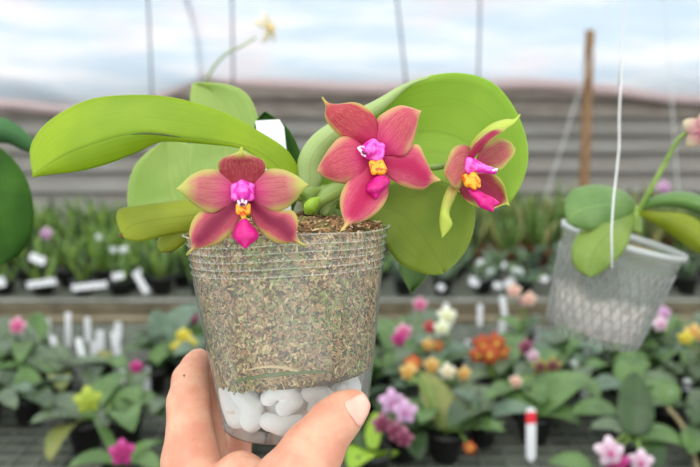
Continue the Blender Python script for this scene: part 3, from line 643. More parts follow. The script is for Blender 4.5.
def straight(name, a, b, r, m, label, cat, wob=0, seed=0):
    g = random.Random(seed); a = Vector(a); b = Vector(b)
    pts = [a.lerp(b, i / 12) + Vector((g.uniform(-wob, wob), g.uniform(-wob, wob), 0)) * (0 if i in (0, 12) else 1) for i in range(13)]
    V, Fc = tube(pts, r, 8, 40); o = mesh(name, V, Fc, m, None, origin=b); return tag(o, label, cat)
def ext(pxa, pya, pxb, pyb, y, ztop, zbot):
    y = 3.6 if y == 2.9 else y     # extend the seen stretch of a straight line up and down
    a = Y(pxa, pya, y); b = Y(pxb, pyb, y); dd = (b - a) / (b.z - a.z); return a + dd * (ztop - a.z), a + dd * (zbot - a.z)
for (a, lab) in (((148, 0, 152, 95), 'dark vertical support wire left of centre, above the long arching leaf'), ((232, 0, 233, 83), 'dark support wire just left of the pale orchid bloom up high'),
                 ((397, 0, 406, 85), 'dark support wire above the middle flower, first right of centre'), ((480, 0, 478, 78), 'dark support wire above the broad round leaf')):
    p, q = ext(*a, 2.9, 2.75, BZ + .06); straight('support_wire', p, q, .0055, M['wire'], lab, 'wire', .001, 3)
p, q = ext(580, 90, 540, 215, 2.9, 2.75, BZ + .06); straight('string', p, q, .0028, M['string'], 'thin pale string slanting left of the brown pole', 'string', .001, 1)
p, q = ext(664, 0, 678, 190, 2.9, 2.75, BZ + .06); straight('string', p, q, .0032, M['string'], 'thin pale string near the right edge of the photo', 'string', .002, 2)
p, q = ext(590, 30, 584, 190, 5.6, Y(590, 30, 5.6).z, 0)
V, Fc = tube([p, p.lerp(q, .3), p.lerp(q, .6), q], [.036, .040, .042, .044], 10); tag(mesh('wooden_pole', V, Fc, M['pole'], None, origin=q), 'slim brown wooden pole standing in front of the back wall', 'pole')

# benches
FB0, FB1 = .75, 2.12; RB_0, RB_1 = 2.40, 4.0
bt = NT('dark bench mesh'); n1 = bt.noise(bt.co(), 14, 5, .6)
bmt = bt.done(bt.pbr(bt.mix(bt.ss(n1, .35, .65), lin((58, 64, 56)), lin((92, 98, 84))), .85))
def bench(label, y0, y1, front):
    b = thing('plant_bench', label, 'bench', (0, (y0 + y1) / 2, 0))
    mesh('bench_top', *box(-3, 3, y0, y1, BZ - .02, BZ), bmt, b, False)
    wires = [box(-3, 3, y0 + .04 * k, y0 + .04 * k + .003, BZ, BZ + .003) for k in range(1, int((y1 - y0) / .04))] + [box(-3 + .05 * k, -3 + .05 * k + .003, y0, y1, BZ + .001, BZ + .004) for k in range(1, 120)]
    V, Fc, U, I = join(wires); mesh('wire_grid', V, Fc, plain('grid wire', (118, 122, 110), .6), b, False)
    mesh('front_board', *box(-3, 3, y0 - .03, y0, BZ - (.17 if front else .09), BZ - .012), M['wood'], b, False)
    mesh('back_board', *box(-3, 3, y1, y1 + .03, BZ - .1, BZ + .015), M['wood'], b, False)
    mesh('front_rail', *tube([(-3, y0 - .045, BZ + .012), (0, y0 - .045, BZ + .012), (3, y0 - .045, BZ + .012)], .007, 8), M['rail'], b)
    for x in (-2.8, 0, 2.8):
        for y in (y0 + .02, y1 - .06): mesh('leg', *box(x - .03, x + .03, y, y + .05, 0, BZ - .02), M['wood'], b, False)
bench('near wire-topped plant bench crowded with flowering orchids', FB0, FB1, False)
bench('far plant bench with a board front, carrying rows of seedling pots', RB_0, RB_1, True)

# ================================================================== BENCH PLANTS
def leaf_bt(Bp, Tp, w, arch=.25, roll=0, n=12, m=5, fold=.18, tipw=.0):
    """leaf sheet from base point to tip point, width w, arched upward"""
    Bp = Vector(Bp); Tp = Vector(Tp); L = (Tp - Bp).length; d = (Tp - Bp).normalized(); up = Vector((0, 0, 1))
    side = d.cross(up); side = side.normalized() if side.length > .05 else Vector((1, 0, 0))
    if abs(d.z) > .85: side = Vector((1, 0, 0)) - d * d.x; side.normalize()
    nn = side.cross(d).normalized(); q = Matrix.Rotation(roll, 3, d); side = q @ side; nn = q @ nn; rows = []
    for i in range(n):
        u = i / (n - 1); c = Bp + d * (L * u) + nn * (L * arch * 4 * u * (1 - u) * .5)
        ww = w * (.16 + .84 * math.sin(math.pi * min(1, (u * .95 + .05)) ** .8) ** .75) * (1 if u < .97 else .35) / 2
        rows.append([c + side * (ww * (2 * j / (m - 1) - 1)) + nn * (ww * fold * abs(2 * j / (m - 1) - 1) * 2) for j in range(m)])
    V, Fc, U = sheet(rows); return solid(V, Fc, U, .0016)
def pot_mesh(c, r, h): return lathe([(r * .72, 0), (r, h), (r * 1.08, h), (r * 1.08, h + .006), (r * .94, h + .006), (r * .92, h - .008), (.001, h - .008)], c, 20, cap0=True)
FC = {}
def fmats(name, c1, c2, c3=None):
    if name not in FC:
        mu = lambda c: tuple(x * .84 + .16 * sum(c) / 3 * .9 for x in c); c1, c2, c3 = mu(c1), mu(c2), mu(c3 or c1)
        a = NT('bloom ' + name); u, v = a.uv(); m1 = a.done(a.mixs(.3, a.pbr(a.mix(a.ss(u, .35, .95), lin(c1), lin(c2)), .5), a.trl(lin(c1))))
        FC[name] = [m1, plain('bloom lip ' + name, c3 or c1, .5)]
    return FC[name]
def bloom(parent, c, size, face, mats, seed=0, petw=.8):
    g = random.Random(seed); size *= .86; c = Vector(c); f = Vector(face).normalized(); a = f.cross(Vector((0, 0, 1))).normalized(); b = a.cross(f); parts = []
    for k, (ang, L) in enumerate(((90, 1), (20, 1), (160, 1), (235, .95), (305, .95))):
        an = R(ang + g.uniform(-8, 8)); d = a * math.cos(an) + b * math.sin(an); s = f.cross(d); rows = []
        for i in range(7):
            u = i / 6; w = size * .5 * petw * .82 * math.sin(math.pi * (.1 + .86 * u)) ** .7 / 2
            rows.append([c + d * (size * .5 * L * u) + f * (size * (.12 * u - .25 * u * u) - abs(j - 1) * size * -.02) + s * (w * (j - 1)) for j in range(3)])
        V, Fc, U = sheet(rows); V, Fc, U = solid(V, Fc, U, .0012); parts.append((V, Fc, U, 0))
    V, Fc = tube([c - f * size * .02, c + f * size * .10 - b * size * .04, c + f * size * .16 - b * size * .16], [size * .05, size * .09, size * .03], 8, 6)
    parts.append((V, Fc, None, 1)); V, Fc, U, I = join(parts)
    return mesh('flower', V, Fc, mats, parent, True, U, I)
PH = .05
CROWN = []
def plant(label, bx, by, leaves, flowers=(), pot='black', r=.034, group=None, zb=None, name='potted_orchid'):
    """bx,by: where the crown sits; leaves: (tipx,tipy,dz,width,arch,mat,roll); flowers: (px,py,dz,size,kind)"""
    zc = BZ + .004 + PH if zb is None else zb
    c = H(bx, by, zc + .012); y = min(max(c.y, FB0 + .05), FB1 - .04)
    base_ = Vector((c.x, y, BZ + .005))
    if group and any(math.hypot(c.x - q[0], y - q[1]) < .072 for q in CROWN): return None
    CROWN.append((c.x, y))
    o = thing(name, label, 'potted plant' if not flowers else 'flowering plant', base_, group)
    V, Fc = pot_mesh(tuple(base_), r, PH); mesh('pot', V, Fc, M[pot], o)
    crown = base_ + Vector((0, 0, PH + .0))
    for i, (tx, ty, dz, w, arch, mt, roll) in enumerate(leaves):
        tp = H(tx, ty, zc + dz); st = crown + (Vector((tp.x, tp.y, 0)) - Vector((crown.x, crown.y, 0))).normalized() * .006 + Vector((0, 0, .004))
        V, Fc, U = leaf_bt(st, tp, w, arch, roll); mesh('leaf', V, Fc, M[mt], o, True, U)
    for i, (fx, fy, dz, s, kind) in enumerate(flowers):
        fp = H(fx, fy, zc + dz); mid = crown.lerp(fp, .5) + Vector((0, 0, .02))
        mesh('stem', *tube([crown, mid, fp + Vector((0, .004, -.002))], .0018, 6), M['stem'], o)
        bloom(o, fp, s, (random.uniform(-.3, .3) - fp.x * .3, -1, .35), fmats(*FK[kind]), i + int(fx), 1.0)
    return o
FK = {'pink': ('pink', (226, 90, 150), (246, 196, 214), (210, 40, 110)), 'mag': ('magenta', (196, 20, 120), (220, 70, 160), (150, 0, 80)), 'lil': ('lilac', (214, 160, 206), (232, 190, 226), (170, 60, 140)),
      'mar': ('maroon', (130, 30, 70), (190, 110, 140), (100, 10, 50)), 'yel': ('yellow', (232, 214, 40), (240, 228, 90), (220, 160, 20)), 'ora': ('orange', (226, 120, 40), (220, 90, 30), (240, 190, 60)),
      'cre': ('cream', (238, 228, 190), (246, 242, 220), (232, 200, 120)), 'yg': ('yellow green', (176, 200, 50), (196, 212, 70), (150, 160, 20)), 'red': ('red', (196, 40, 50), (220, 70, 70), (150, 20, 30)),
      'pea': ('peach', (238, 190, 160), (246, 216, 200), (220, 120, 140)), 'rust': ('rust', (206, 90, 26), (196, 60, 20), (226, 190, 50)), 'whp': ('white pink', (232, 190, 214), (246, 232, 240), (200, 20, 120)),
      'gold': ('gold', (228, 180, 80), (240, 206, 130), (226, 120, 30)), 'dyl': ('dark yellow', (110, 40, 60), (200, 180, 60), (90, 20, 40)), 'wy': ('white yellow', (236, 240, 200), (246, 248, 236), (220, 220, 80))}
PL = plant
PL('greyish-leaved orchid with a yellow-green bloom, standing lowest at far left', 84, 418, [(30, 424, .03, .055, .25, 'bg2', 0), (50, 462, -.02, .058, .3, 'bg4', .3), (50, 396, .03, .055, .2, 'bg2', 0), (128, 372, .05, .06, .2, 'bg1', 0)], [(88, 400, .075, .062, 'yg')])
PL('strap-leaved orchid with a magenta bloom beside the hand at bottom left', 122, 462, [(68, 468, .02, .05, .3, 'bg1', 0), (165, 442, .02, .03, .3, 'bg1', 0), (92, 412, .05, .026, .0, 'bg1', .4), (160, 470, .02, .05, .3, 'bg1', 0)], [(122, 453, .06, .052, 'mag')])
PL('orchid with one glossy and one yellowed leaf just left of the hand', 118, 398, [(164, 418, .02, .055, .25, 'bg1', 0), (136, 424, -.01, .05, .3, 'bg4', .2), (100, 378, .03, .05, .2, 'bg2', 0)], [(103, 424, .03, .03, 'cre')])
PL('broad grey-leaved orchid at the left edge of the near bench', 58, 372, [(4, 352, .03, .085, .2, 'bg2', 0), (62, 392, .0, .05, .25, 'bg4', 0), (108, 362, .04, .06, .2, 'bg2', 0), (-15, 372, .03, .06, .2, 'bg1', 0)])
PL('small orchid with pink and white bloom at far left', 34, 342, [(38, 312, .07, .06, .1, 'bg1', .4), (2, 335, .04, .06, .2, 'bg1', 0), (60, 345, .02, .05, .2, 'bg3', 0)], [(17, 326, .09, .055, 'pink')])
PL('blue-green leaved orchid with yellow blooms left of the pot', 164, 350, [(155, 310, .10, .085, .1, 'bg5', .3), (196, 304, .08, .08, .2, 'bg5', 0), (122, 352, .02, .06, .2, 'bg1', 0), (190, 358, .02, .06, .2, 'bg3', 0)], [(183, 336, .06, .05, 'yel'), (190, 344, .05, .045, 'yel'), (177, 347, .04, .04, 'yel')])
PL('orchid with a small magenta bloom beyond the left side of the pot', 206, 334, [(180, 318, .03, .06, .2, 'bg3', 0), (225, 350, .02, .07, .2, 'bg2', 0), (205, 300, .06, .06, .1, 'bg5', .2)], [(192, 318, .06, .045, 'mag')])
PL('small orchid with one magenta bud between white labels at left', 128, 392, [(150, 372, .03, .05, .2, 'bg2', 0), (100, 392, .02, .05, .2, 'bg3', 0)], [(136, 367, .07, .036, 'mag')])
PL('low orchid with yellowish leaves amid white labels at left', 100, 360, [(112, 352, .02, .05, .2, 'bg4', 0), (70, 366, .02, .055, .2, 'bg2', 0), (128, 372, .02, .055, .2, 'bg1', 0), (88, 392, .0, .05, .2, 'bg2', 0)])
PL('lime-leaved orchid right behind the thumb', 372, 448, [(372, 466, -.02, .10, .3, 'bg6', 0), (350, 470, -.01, .06, .3, 'bg6', 0), (376, 412, .05, .03, .1, 'bg6', 0), (350, 425, .02, .06, .2, 'bg3', 0)], name='potted_orchid')
PL('orchid with lilac and maroon blooms right of the thumb', 402, 428, [(372, 398, .03, .05, .2, 'bg3', 0), (440, 428, .02, .05, .2, 'bg3', 0), (420, 460, -.01, .06, .3, 'bg3', 0)],
   [(392, 402, .09, .058, 'lil'), (405, 412, .08, .055, 'lil'), (382, 424, .06, .045, 'mar'), (396, 432, .05, .045, 'mar'), (404, 438, .045, .04, 'mar')])
PL('orchid with an upright oval olive leaf and orange bloom', 446, 428, [(424, 372, .085, .072, .08, 'bg4', .1), (392, 402, .03, .06, .2, 'bg1', 0), (505, 432, .02, .072, .2, 'bg1', 0), (474, 402, .03, .06, .2, 'bg1', 0), (478, 384, .03, .05, .2, 'bg2', 0)], [(413, 364, .1, .045, 'ora'), (408, 372, .09, .045, 'gold'), (470, 448, .0, .03, 'ora')])
PL('orchid with golden cream blooms behind the olive leaf', 448, 388, [(405, 385, .03, .06, .2, 'bg1', 0), (490, 375, .03, .07, .2, 'bg2', 0), (430, 358, .04, .06, .2, 'bg1', 0)], [(432, 366, .08, .045, 'gold'), (448, 372, .07, .045, 'cre'), (464, 374, .06, .04, 'gold')])
PL('orchid with a round fresh leaf and magenta blooms right of the pot', 400, 362, [(382, 318, .07, .10, .1, 'bg1', .3), (372, 352, .03, .07, .2, 'bg2', 0), (428, 348, .03, .05, .2, 'bg1', 0), (388, 380, .01, .06, .2, 'bg2', 0)], [(404, 332, .1, .05, 'pink'), (399, 339, .09, .045, 'mag')])
PL('orchid with white and yellow blooms in the middle of the near bench', 450, 356, [(420, 350, .03, .05, .2, 'bg2', 0), (474, 352, .03, .07, .2, 'bg2', 0), (445, 372, .01, .06, .2, 'bg3', 0)], [(447, 316, .12, .06, 'wy'), (442, 328, .1, .05, 'wy'), (430, 327, .10, .04, 'red'), (428, 345, .06, .04, 'gold'), (437, 346, .05, .04, 'ora')])
PL('green orchid with a pink bud near the far edge of the near bench', 418, 335, [(440, 312, .03, .10, .2, 'bg2', 0), (398, 325, .03, .05, .2, 'bg3', 0)], [(420, 305, .10, .05, 'pink')])
PL('orchid with a big cluster of rust orange blooms', 492, 376, [(520, 352, .04, .06, .2, 'bg1', 0), (465, 362, .03, .06, .2, 'bg2', 0), (512, 386, .01, .06, .2, 'bg3', 0)], [(483, 345, .08, .06, 'rust'), (496, 343, .085, .06, 'rust'), (490, 354, .07, .06, 'rust'), (502, 352, .06, .05, 'ora'), (478, 355, .06, .05, 'rust')])
PL('orchid with dark maroon blooms left of the hanging pot', 528, 372, [(560, 352, .03, .06, .2, 'bg1', 0), (505, 370, .02, .05, .2, 'bg3', 0), (552, 375, .02, .06, .2, 'bg1', 0)], [(526, 347, .08, .045, 'mar'), (533, 356, .06, .04, 'whp')])
PL('orchid with yellow and maroon blooms behind the red-tipped label', 556, 384, [(500, 398, .02, .07, .2, 'bg1', 0), (600, 398, .02, .085, .2, 'bg1', 0), (535, 368, .03, .06, .2, 'bg3', 0)], [(540, 367, .06, .04, 'dyl'), (553, 366, .065, .045, 'dyl'), (516, 382, .05, .035, 'pea')])
PL('wide-leaved orchid with two leaves flanking the red-tipped label', 535, 412, [(500, 396, .03, .08, .2, 'bg1', 0), (582, 426, .0, .078, .25, 'bg1', 0), (590, 376, .05, .09, .2, 'bg1', 0)])
PL('orchid with an upright dark leaf and magenta-white blooms at bottom right', 634, 436, [(634, 372, .10, .068, .06, 'bg3', .15), (690, 450, .0, .075, .25, 'bg1', 0), (590, 428, .02, .065, .25, 'bg2', 0), (660, 470, -.01, .06, .3, 'bg3', 0)], [(610, 452, .05, .06, 'whp'), (616, 463, .03, .055, 'mag'), (641, 462, .03, .05, 'whp')])
PL('orchid with a pale broad leaf behind the upright dark leaf', 668, 404, [(650, 378, .03, .075, .15, 'bg1', 0), (690, 408, .0, .06, .25, 'bg3', 0), (640, 404, .01, .06, .2, 'bg1', 0)])
PL('bottom-edge orchid with one broad leaf between the two label groups', 596, 478, [(548, 462, .02, .07, .25, 'bg1', 0), (600, 500, .0, .07, .3, 'bg2', 0)])
PL('orchid with a lilac bloom cluster right of the hanging pot', 668, 350, [(640, 340, .03, .05, .2, 'bg1', 0), (700, 340, .04, .06, .2, 'bg1', 0), (648, 372, .01, .08, .2, 'bg1', 0)], [(664, 314, .1, .05, 'lil'), (661, 324, .09, .05, 'whp')])
PL('orchid with golden yellow blooms at the right edge', 694, 362, [(670, 352, .03, .06, .2, 'bg1', 0), (715, 372, .0, .06, .2, 'bg1', 0)], [(694, 333, .08, .055, 'gold'), (686, 338, .07, .045, 'yel')])
PL('leafy green orchid directly below the hanging pot', 618, 366, [(585, 372, .03, .055, .2, 'bg1', 0), (650, 368, .03, .07, .2, 'bg1', 0), (602, 385, .0, .07, .2, 'bg3', 0), (630, 350, .03, .05, .2, 'bg1', 0)])
PL('low green orchid at the bottom right corner', 706, 428, [(690, 408, .02, .05, .2, 'bg3', 0), (690, 455, .0, .06, .2, 'bg1', 0)])
PL('orchid with peach blooms at the far edge of the near bench', 522, 330, [(545, 318, .03, .05, .2, 'bg3', 0), (495, 318, .03, .06, .2, 'bg1', 0), (520, 345, .01, .05, .2, 'bg3', 0)], [(514, 291, .14, .05, 'pea'), (529, 299, .12, .05, 'pea'), (525, 301, .11, .04, 'pink')])
# tall thin spike behind the held pot with one cream bloom
hp = H(236, 425, BZ + .06)
sp_ = thing('potted_orchid', 'orchid with one cream yellow bloom on a tall arching stem behind the held pot', 'flowering plant', (hp.x, hp.y, BZ + .005))
V, Fc = pot_mesh((hp.x, hp.y, BZ + .005), .036, PH); mesh('pot', V, Fc, M['black'], sp_)
cr = Vector((hp.x, hp.y, BZ + .055)); yy = hp.y
for tx, ty in ((215, 400), (280, 410), (245, 460)): 
    V, Fc, U = leaf_bt(cr, H(tx, ty, BZ + .08), .05, .2); mesh('leaf', V, Fc, M['bg1'], sp_, True, U)
mesh('stem', *tube([cr, Y(225, 300, yy), Y(208, 180, yy), Y(205, 95, yy), Y(211, 72, yy - .01), Y(226, 54, yy - .02), Y(244, 45, yy - .03), Y(256, 37, yy - .03)], [.0035, .003, .003, .0028, .0028, .003, .0022, .0016], 8, 50), M['stem'], sp_)
bloom(sp_, Y(268, 27, yy - .03), .075, (.8, -.5, .2), fmats(*FK['cre']), 4, .62)

# hand-sized filler plants on the near bench that only show as leaves
for k in range(460):
    g = random.Random(100 + k); px = g.uniform(-90, 780); py = g.choice((345, 345, 360, 380, 352, 350, 395, 368, 410)) + g.uniform(-8, 8)
    if (40 < px < 140 and py < 402): continue
    if any(abs(px - q) < 26 and r_ - 8 < py < r_ + 34 for q, r_ in ((502, 312), (536, 334), (480, 318), (446, 316), (578, 378), (687, 400), (530, 440), (452, 430), (491, 375), (468, 356), (657, 378))): continue
    lv = []
    for q in range(g.choice((3, 4, 4, 5))):
        a = q * math.pi * .8 + g.uniform(-.5, .5); s = (py - 120) / 250
        lv.append((px + 46 * s * math.cos(a), py + 20 * s * math.sin(a) - 6, g.uniform(.0, .06), g.uniform(.045, .07), g.uniform(.15, .35), g.choice(('bg1', 'bg2', 'bg3', 'bg2', 'bg1', 'bg5')), g.uniform(-.4, .4)))
    PL('small green bench orchid without blooms, tucked low among its flowering neighbours', px, py, lv, (), 'black', .03, 'bloomless filler orchids on the near bench')
# white labels on the near bench
def stake(label, x, y0, y1, w=.013, lean=0, top=None, group=None, off=0):
    """seen top at y0 and foot at y1"""
    zb = BZ + .035; b = H(x, y1, zb); b.y = min(b.y, FB1 - .03); tp = Y(x + lean, y0, b.y)
    d = (tp - b); L = d.length; d.normalize(); s = Vector((1, 0, 0)) - d * d.x; s.normalize(); nn = s.cross(d) * .0006; s = s * w / 2
    b0 = b - d * .03
    out = [b0, b0 + d * .012 + s, tp - d * w * .3 + s, tp + s * .5, tp - s * .5, tp - d * w * .3 - s, b0 + d * .012 - s]
    def pris(o_): n = len(o_); return [p + nn for p in o_] + [p - nn for p in o_], [tuple(range(n)), tuple(range(2 * n - 1, n - 1, -1))] + [(i, i + n, (i + 1) % n + n, (i + 1) % n) for i in range(n)]
    V, Fc = pris(out); o = mesh('plant_label', V, Fc, M['tag'], None, False, origin=b0); tag(o, label, 'label', group)
    for (f0, f1) in (top or ()):
        V, Fc = pris([b0 + d * (L + .03) * f0 + s * 1.02, b0 + d * (L + .03) * f1 + s * 1.02, b0 + d * (L + .03) * f1 - s * 1.02, b0 + d * (L + .03) * f0 - s * 1.02]); V = [v + nn * (.6 if i < 4 else -.6) for i, v in enumerate(V)]
        mesh('red_mark', V, Fc, M['tagred'], o, False, label='red painted band')
grpW = 'blank white labels among the plants at left'
for (x, y0, y1, ln, w) in ((68, 312, 338, 0, .016), (88, 317, 334, -1, .016), (60, 336, 368, -8, .016), (86, 338, 374, -8, .017), (100, 330, 342, 0, .024), (95, 341, 354, 0, .024), (118, 331, 358, -4, .022), (118, 322, 332, 0, .02), (24, 335, 345, 0, .015), (147, 363, 384, 0, .016), (48, 318, 330, 0, .012)):
    stake('blank white label standing among the near-bench plants left of the held pot', x, y0, y1, w, ln, None, grpW)
stake('tall narrow white label in front of the magenta bud', 122, 370, 398, .012, 0)
stake('white label with two red marks beside the oval olive leaf', 452, 401, 436, .017, 4, ((.52, .68), (.8, .96)))
stake('white label with a single red top, alone on bare mesh', 531, 408, 448, .018, 0, ((.72, .93),))
stake('small label with a wide red top below the rust orange blooms', 491, 362, 380, .017, 2, ((.5, .9),))
stake('small white label with a red mark left of the rust orange blooms', 468, 340, 358, .017, 0, ((.45, .75),))
grpR = 'blank white labels right of the held pot'
for (x, y0, y1, ln, w) in ((502, 296, 312, 0, .018), (502, 320, 328, 0, .02), (536, 315, 334, 0, .020), (480, 304, 318, 0, .016), (446, 303, 316, 0, .02), (573, 361, 380, 0, .022), (585, 350, 372, 2, .017), (585, 386, 394, 0, .02), (657, 366, 380, 2, .014), (687, 379, 400, 0, .017), (690, 345, 354, 2, .026), (667, 392, 412, 5, .012), (698, 366, 385, 0, .012), (628, 388, 395, 0, .012), (556, 306, 314, 0, .014), (640, 308, 318, 0, .013)):
    stake('blank white label standing among the near-bench plants right of the held pot', x, y0, y1, w, ln, None, grpR)
mesh_o = mesh('dry_stem', *tube([H(668, 408, BZ + .09), H(682, 425, BZ + .08), H(690, 445, BZ + .05), H(698, 470, BZ + .03)], .004, 8), plain('dry stem', (140, 128, 92), .8), None, origin=H(690, 445, BZ)); tag(mesh_o, 'dry tan stem lying over the bench at bottom right', 'stem')

# ================================================================== FAR BENCH SEEDLINGS
def seedling(kind, seed):
    g = random.Random(seed); o = thing('seedling_pot', 'x', 'potted plant', (0, 0, 0))
    hgt = {'tall': .21, 'mid': .15, 'low': .09}[kind]; r = .045 if kind != 'low' else .038; ph = .06
    V, Fc = pot_mesh((0, 0, 0), r, ph); mesh('pot', V, Fc, M['terra' if kind == 'tall' else 'black'], o)
    parts = []
    for k in range({'tall': 13, 'mid': 10, 'low': 9}[kind]):
        a = g.uniform(0, 6.28); rad = g.uniform(0, r * .6); b = Vector((rad * math.cos(a), rad * math.sin(a), ph - .01)); sp2 = g.uniform(.01, .07) if kind != 'low' else g.uniform(.03, .07)
        tp = b + Vector((sp2 * math.cos(a), sp2 * math.sin(a), hgt * g.uniform(.55, 1.)))
        V, Fc, U = leaf_bt(b, tp, g.uniform(.014, .026) if kind != 'low' else g.uniform(.02, .035), .15, g.uniform(-1.5, 1.5), 6, 3)
        parts.append((V, Fc, U, g.choice((0, 0, 1, 2))))
    V, Fc, U, I = join(parts)
    mm = {'tall': [M['sg1'], M['bg3'], M['sg2']], 'mid': [M['sg1'], M['bg3'], M['sg3']], 'low': [M['bg5'], M['bg1'], M['bg2']]}[kind]
    mesh('foliage', V, Fc, mm, o, True, U, I); return o
M['sg3'] = leafmat('bright seedling leaf', (160, 186, 84), (120, 156, 60), .35, .5); M['sg1'] = leafmat('seedling leaf', (126, 158, 82), (98, 136, 60), .3, .45); M['sg2'] = leafmat('dry seedling leaf', (190, 184, 126), (150, 156, 84), .3, .5)
prot = {}; nth = {}
LAB = {'tall': 'tall grassy seedling in a clay-coloured pot, at right on the far bench', 'mid': 'bushy green seedling in a black pot, in the packed rows on the far bench', 'low': 'low leafy seedling in a small black pot along the front of the far bench'}
GRP = {'tall': 'tall grassy seedlings on the far bench', 'mid': 'bushy seedlings on the far bench', 'low': 'low seedlings at the front of the far bench'}
def place(kind, x, y, rz, s):
    key = (kind, random.randrange(4))
    if key not in prot: o = prot[key] = seedling(key[0], hash(key[1]) + {'tall': 1, 'mid': 20, 'low': 40}[kind])
    else:
        o = prot[key].copy(); COL.objects.link(o)
        for ch in prot[key].children:
            c = ch.copy(); COL.objects.link(c); c.parent = o
    o.location = (x, y, BZ + .004); o.rotation_euler = (0, 0, rz); o.scale = (1, 1, s); o['label'] = LAB[kind]; o['group'] = GRP[kind]; o['category'] = 'potted plant'
row = 0; yv = RB_0 + .09
while yv < RB_1 - .06:
    xm = .72 * yv; x = -xm + random.uniform(0, .05)
    while x < xm:
        px = 350 + x / yv * F * 1.0
        if True:
            right = px > 300
            if right: kind = 'low' if row < 4 else 'tall'
            else: kind = 'mid' if row < 4 or random.random() < .6 else 'mid'
            place(kind, x, yv + random.uniform(-.008, .008), random.uniform(0, 6.28), random.uniform(.75, 1.15) * (1.1 if row > 4 else .95))
        x += .142 + random.uniform(0, .015)
    yv += .125; row += 1
# tray labels and blooms on the far bench
def tagbox(label, a, b, th, y, group=None):
    p = Y(a[0], a[1], y); q = Y(b[0], b[1], y); d = (q - p).normalized(); n_ = Vector((0, -1, 0)); s = n_.cross(d).normalized() * th / 2; e = n_ * .0008
    V = [v + k for k in (e, -e) for v in (p - s, q - s, q + s, p + s)]; Fc = [(0, 1, 2, 3), (7, 6, 5, 4), (0, 4, 5, 1), (1, 5, 6, 2), (2, 6, 7, 3), (3, 7, 4, 0)]
    return tag(mesh('plant_label', V, Fc, M['tag'], None, False, origin=(p + q) / 2), label, 'label', group)
for lab, a, b, th in (('long flat white label on the far bench front, nearest the left dark leaves', (27, 285), (56, 281), .023), ('long flat white label on the far bench front, second from the left', (72, 288), (107, 284), .023),
                      ('white label leaning steeply on the far bench left of the pot', (135, 272), (147, 293), .025), ('small white label on the far bench beside the leaning one', (112, 277), (124, 275), .024),
                      ('short white label above the first long flat one', (30, 256), (45, 262), .03), ('cut-off white label at the left edge of the far bench', (-6, 283), (5, 281), .035)):
    tagbox(lab, a, b, th, RB_0 + .02)
for k in range(26):
    g = random.Random(k + 500); px = g.choice((g.uniform(20, 185), g.uniform(430, 560), g.uniform(440, 560))); py = g.uniform(262, 287) if px > 400 else g.uniform(235, 288)
    yv2 = RB_0 + .03 + (287 - py) * .006; tagbox('small blank white label scattered in the far bench rows', (px, py), (px + g.uniform(4, 9), py + g.uniform(-5, 5)), .022, yv2, 'small white labels in the far bench rows')
def farbloom(label, px, py, y, s, kind):
    c = Y(px, py, y); o = thing('potted_orchid', label, 'flowering plant', (c.x, y + .02, BZ + .005))
    V, Fc = pot_mesh((c.x, y + .02, BZ + .005), .035, .05); mesh('pot', V, Fc, M['black'], o)
    mesh('stem', *tube([(c.x, y + .02, BZ + .05), (c.x + .005, y + .01, (c.z + BZ) / 2), tuple(c)], .0025, 6), M['stem'], o); bloom(o, c, s, (0, -1, .3), fmats(*FK[kind]), 3, 1.1)
    for tx in (-.06, .06): V, Fc, U = leaf_bt((c.x, y + .02, BZ + .05), (c.x + tx, y, BZ + .08), .03); mesh('leaf', V, Fc, M['bg1'], o, True, U)
farbloom('orchid with one lilac bloom high in the far bench rows at left', 46, 234, 2.95, .07, 'lil')
farbloom('small orchid with a red-orange bloom at the front of the far bench', 131, 297, 2.56, .035, 'red')
farbloom('orchid with a red bloom at the front of the far bench right of the pot', 402, 296, 2.56, .045, 'red')
farbloom('orchid with a lilac bloom on the far bench behind the hanging plant', 664, 188, 3.6, .10, 'lil')
farbloom('orchid with a magenta bloom on the far bench at the right edge', 694, 276, 2.7, .08, 'lil')

# ================================================================== HANGING ORCHIDS
def hanging(label, pivot, rt, rb, h, rot, leaves, wire_ends, net=True):
    o = thing('hanging_orchid', label, 'hanging orchid', pivot, None, rot); W = WM[o.name]
    L = lambda v: [W @ Vector(x) for x in v]
    V, Fc = lathe([(rb - .008, -h + .002), (rb, -h), (rb + (rt - rb) * .3, -h * .7), (rb + (rt - rb) * .7, -h * .3), (rt, -.006), (rt + .002, -.004), (rt + .002, .001), (rt - .001, .001)], ns=64)
    mesh('pot', L(V), Fc, M['clear2'], o, label='cloudy clear pot')
    V, Fc = lathe([(rb - .004, -h + .006), (rb + (rt - rb) * .5 - .004, -h * .5), (rt - .004, -.012), (rt - .012, -.006), (.002, -.002)], ns=40, cap0=True)
    mesh('potting_mix', L(V), Fc, M['mix2'], o)
    V, Fc = lathe([(rt - .001, -.005), (rt + .003, -.005), (rt + .003, .001), (rt - .001, .001), (rt - .001, -.005)], ns=64); mesh('rim', L(V), Fc, M['rim'], o)
    if net:
        wires = []; g = 34
        for k in range(g):
            for sgn in (1, -1):
                pts = []
                for i in range(7):
                    u = i / 6; a = 2 * math.pi * (k / g + sgn * u * .10); rr2 = rb + (rt - rb) * u * .8 + .0012; pts.append((rr2 * math.cos(a), rr2 * math.sin(a), -h + h * u * .8))
                wires.append(tube(pts, .0006, 4, 8))
        V, Fc, U, I = join(wires); mesh('net_sleeve', L(V), Fc, plain('grey net', (150, 152, 148), .6), o)
    for (B_, T_, w, ar, mt, ro) in leaves:
        V, Fc, U = leaf_bt(B_, T_, w, ar, ro, 18, 9, .12); mesh('leaf', V, Fc, M[mt], o, True, U)
    for pts in wire_ends:
        mesh('hanger_wire', *tube(pts, .0009, 8, 40), M['string'], o)
    return o
t = NT('cloudy pot plastic'); tr = t.n.new('ShaderNodeBsdfTransparent')
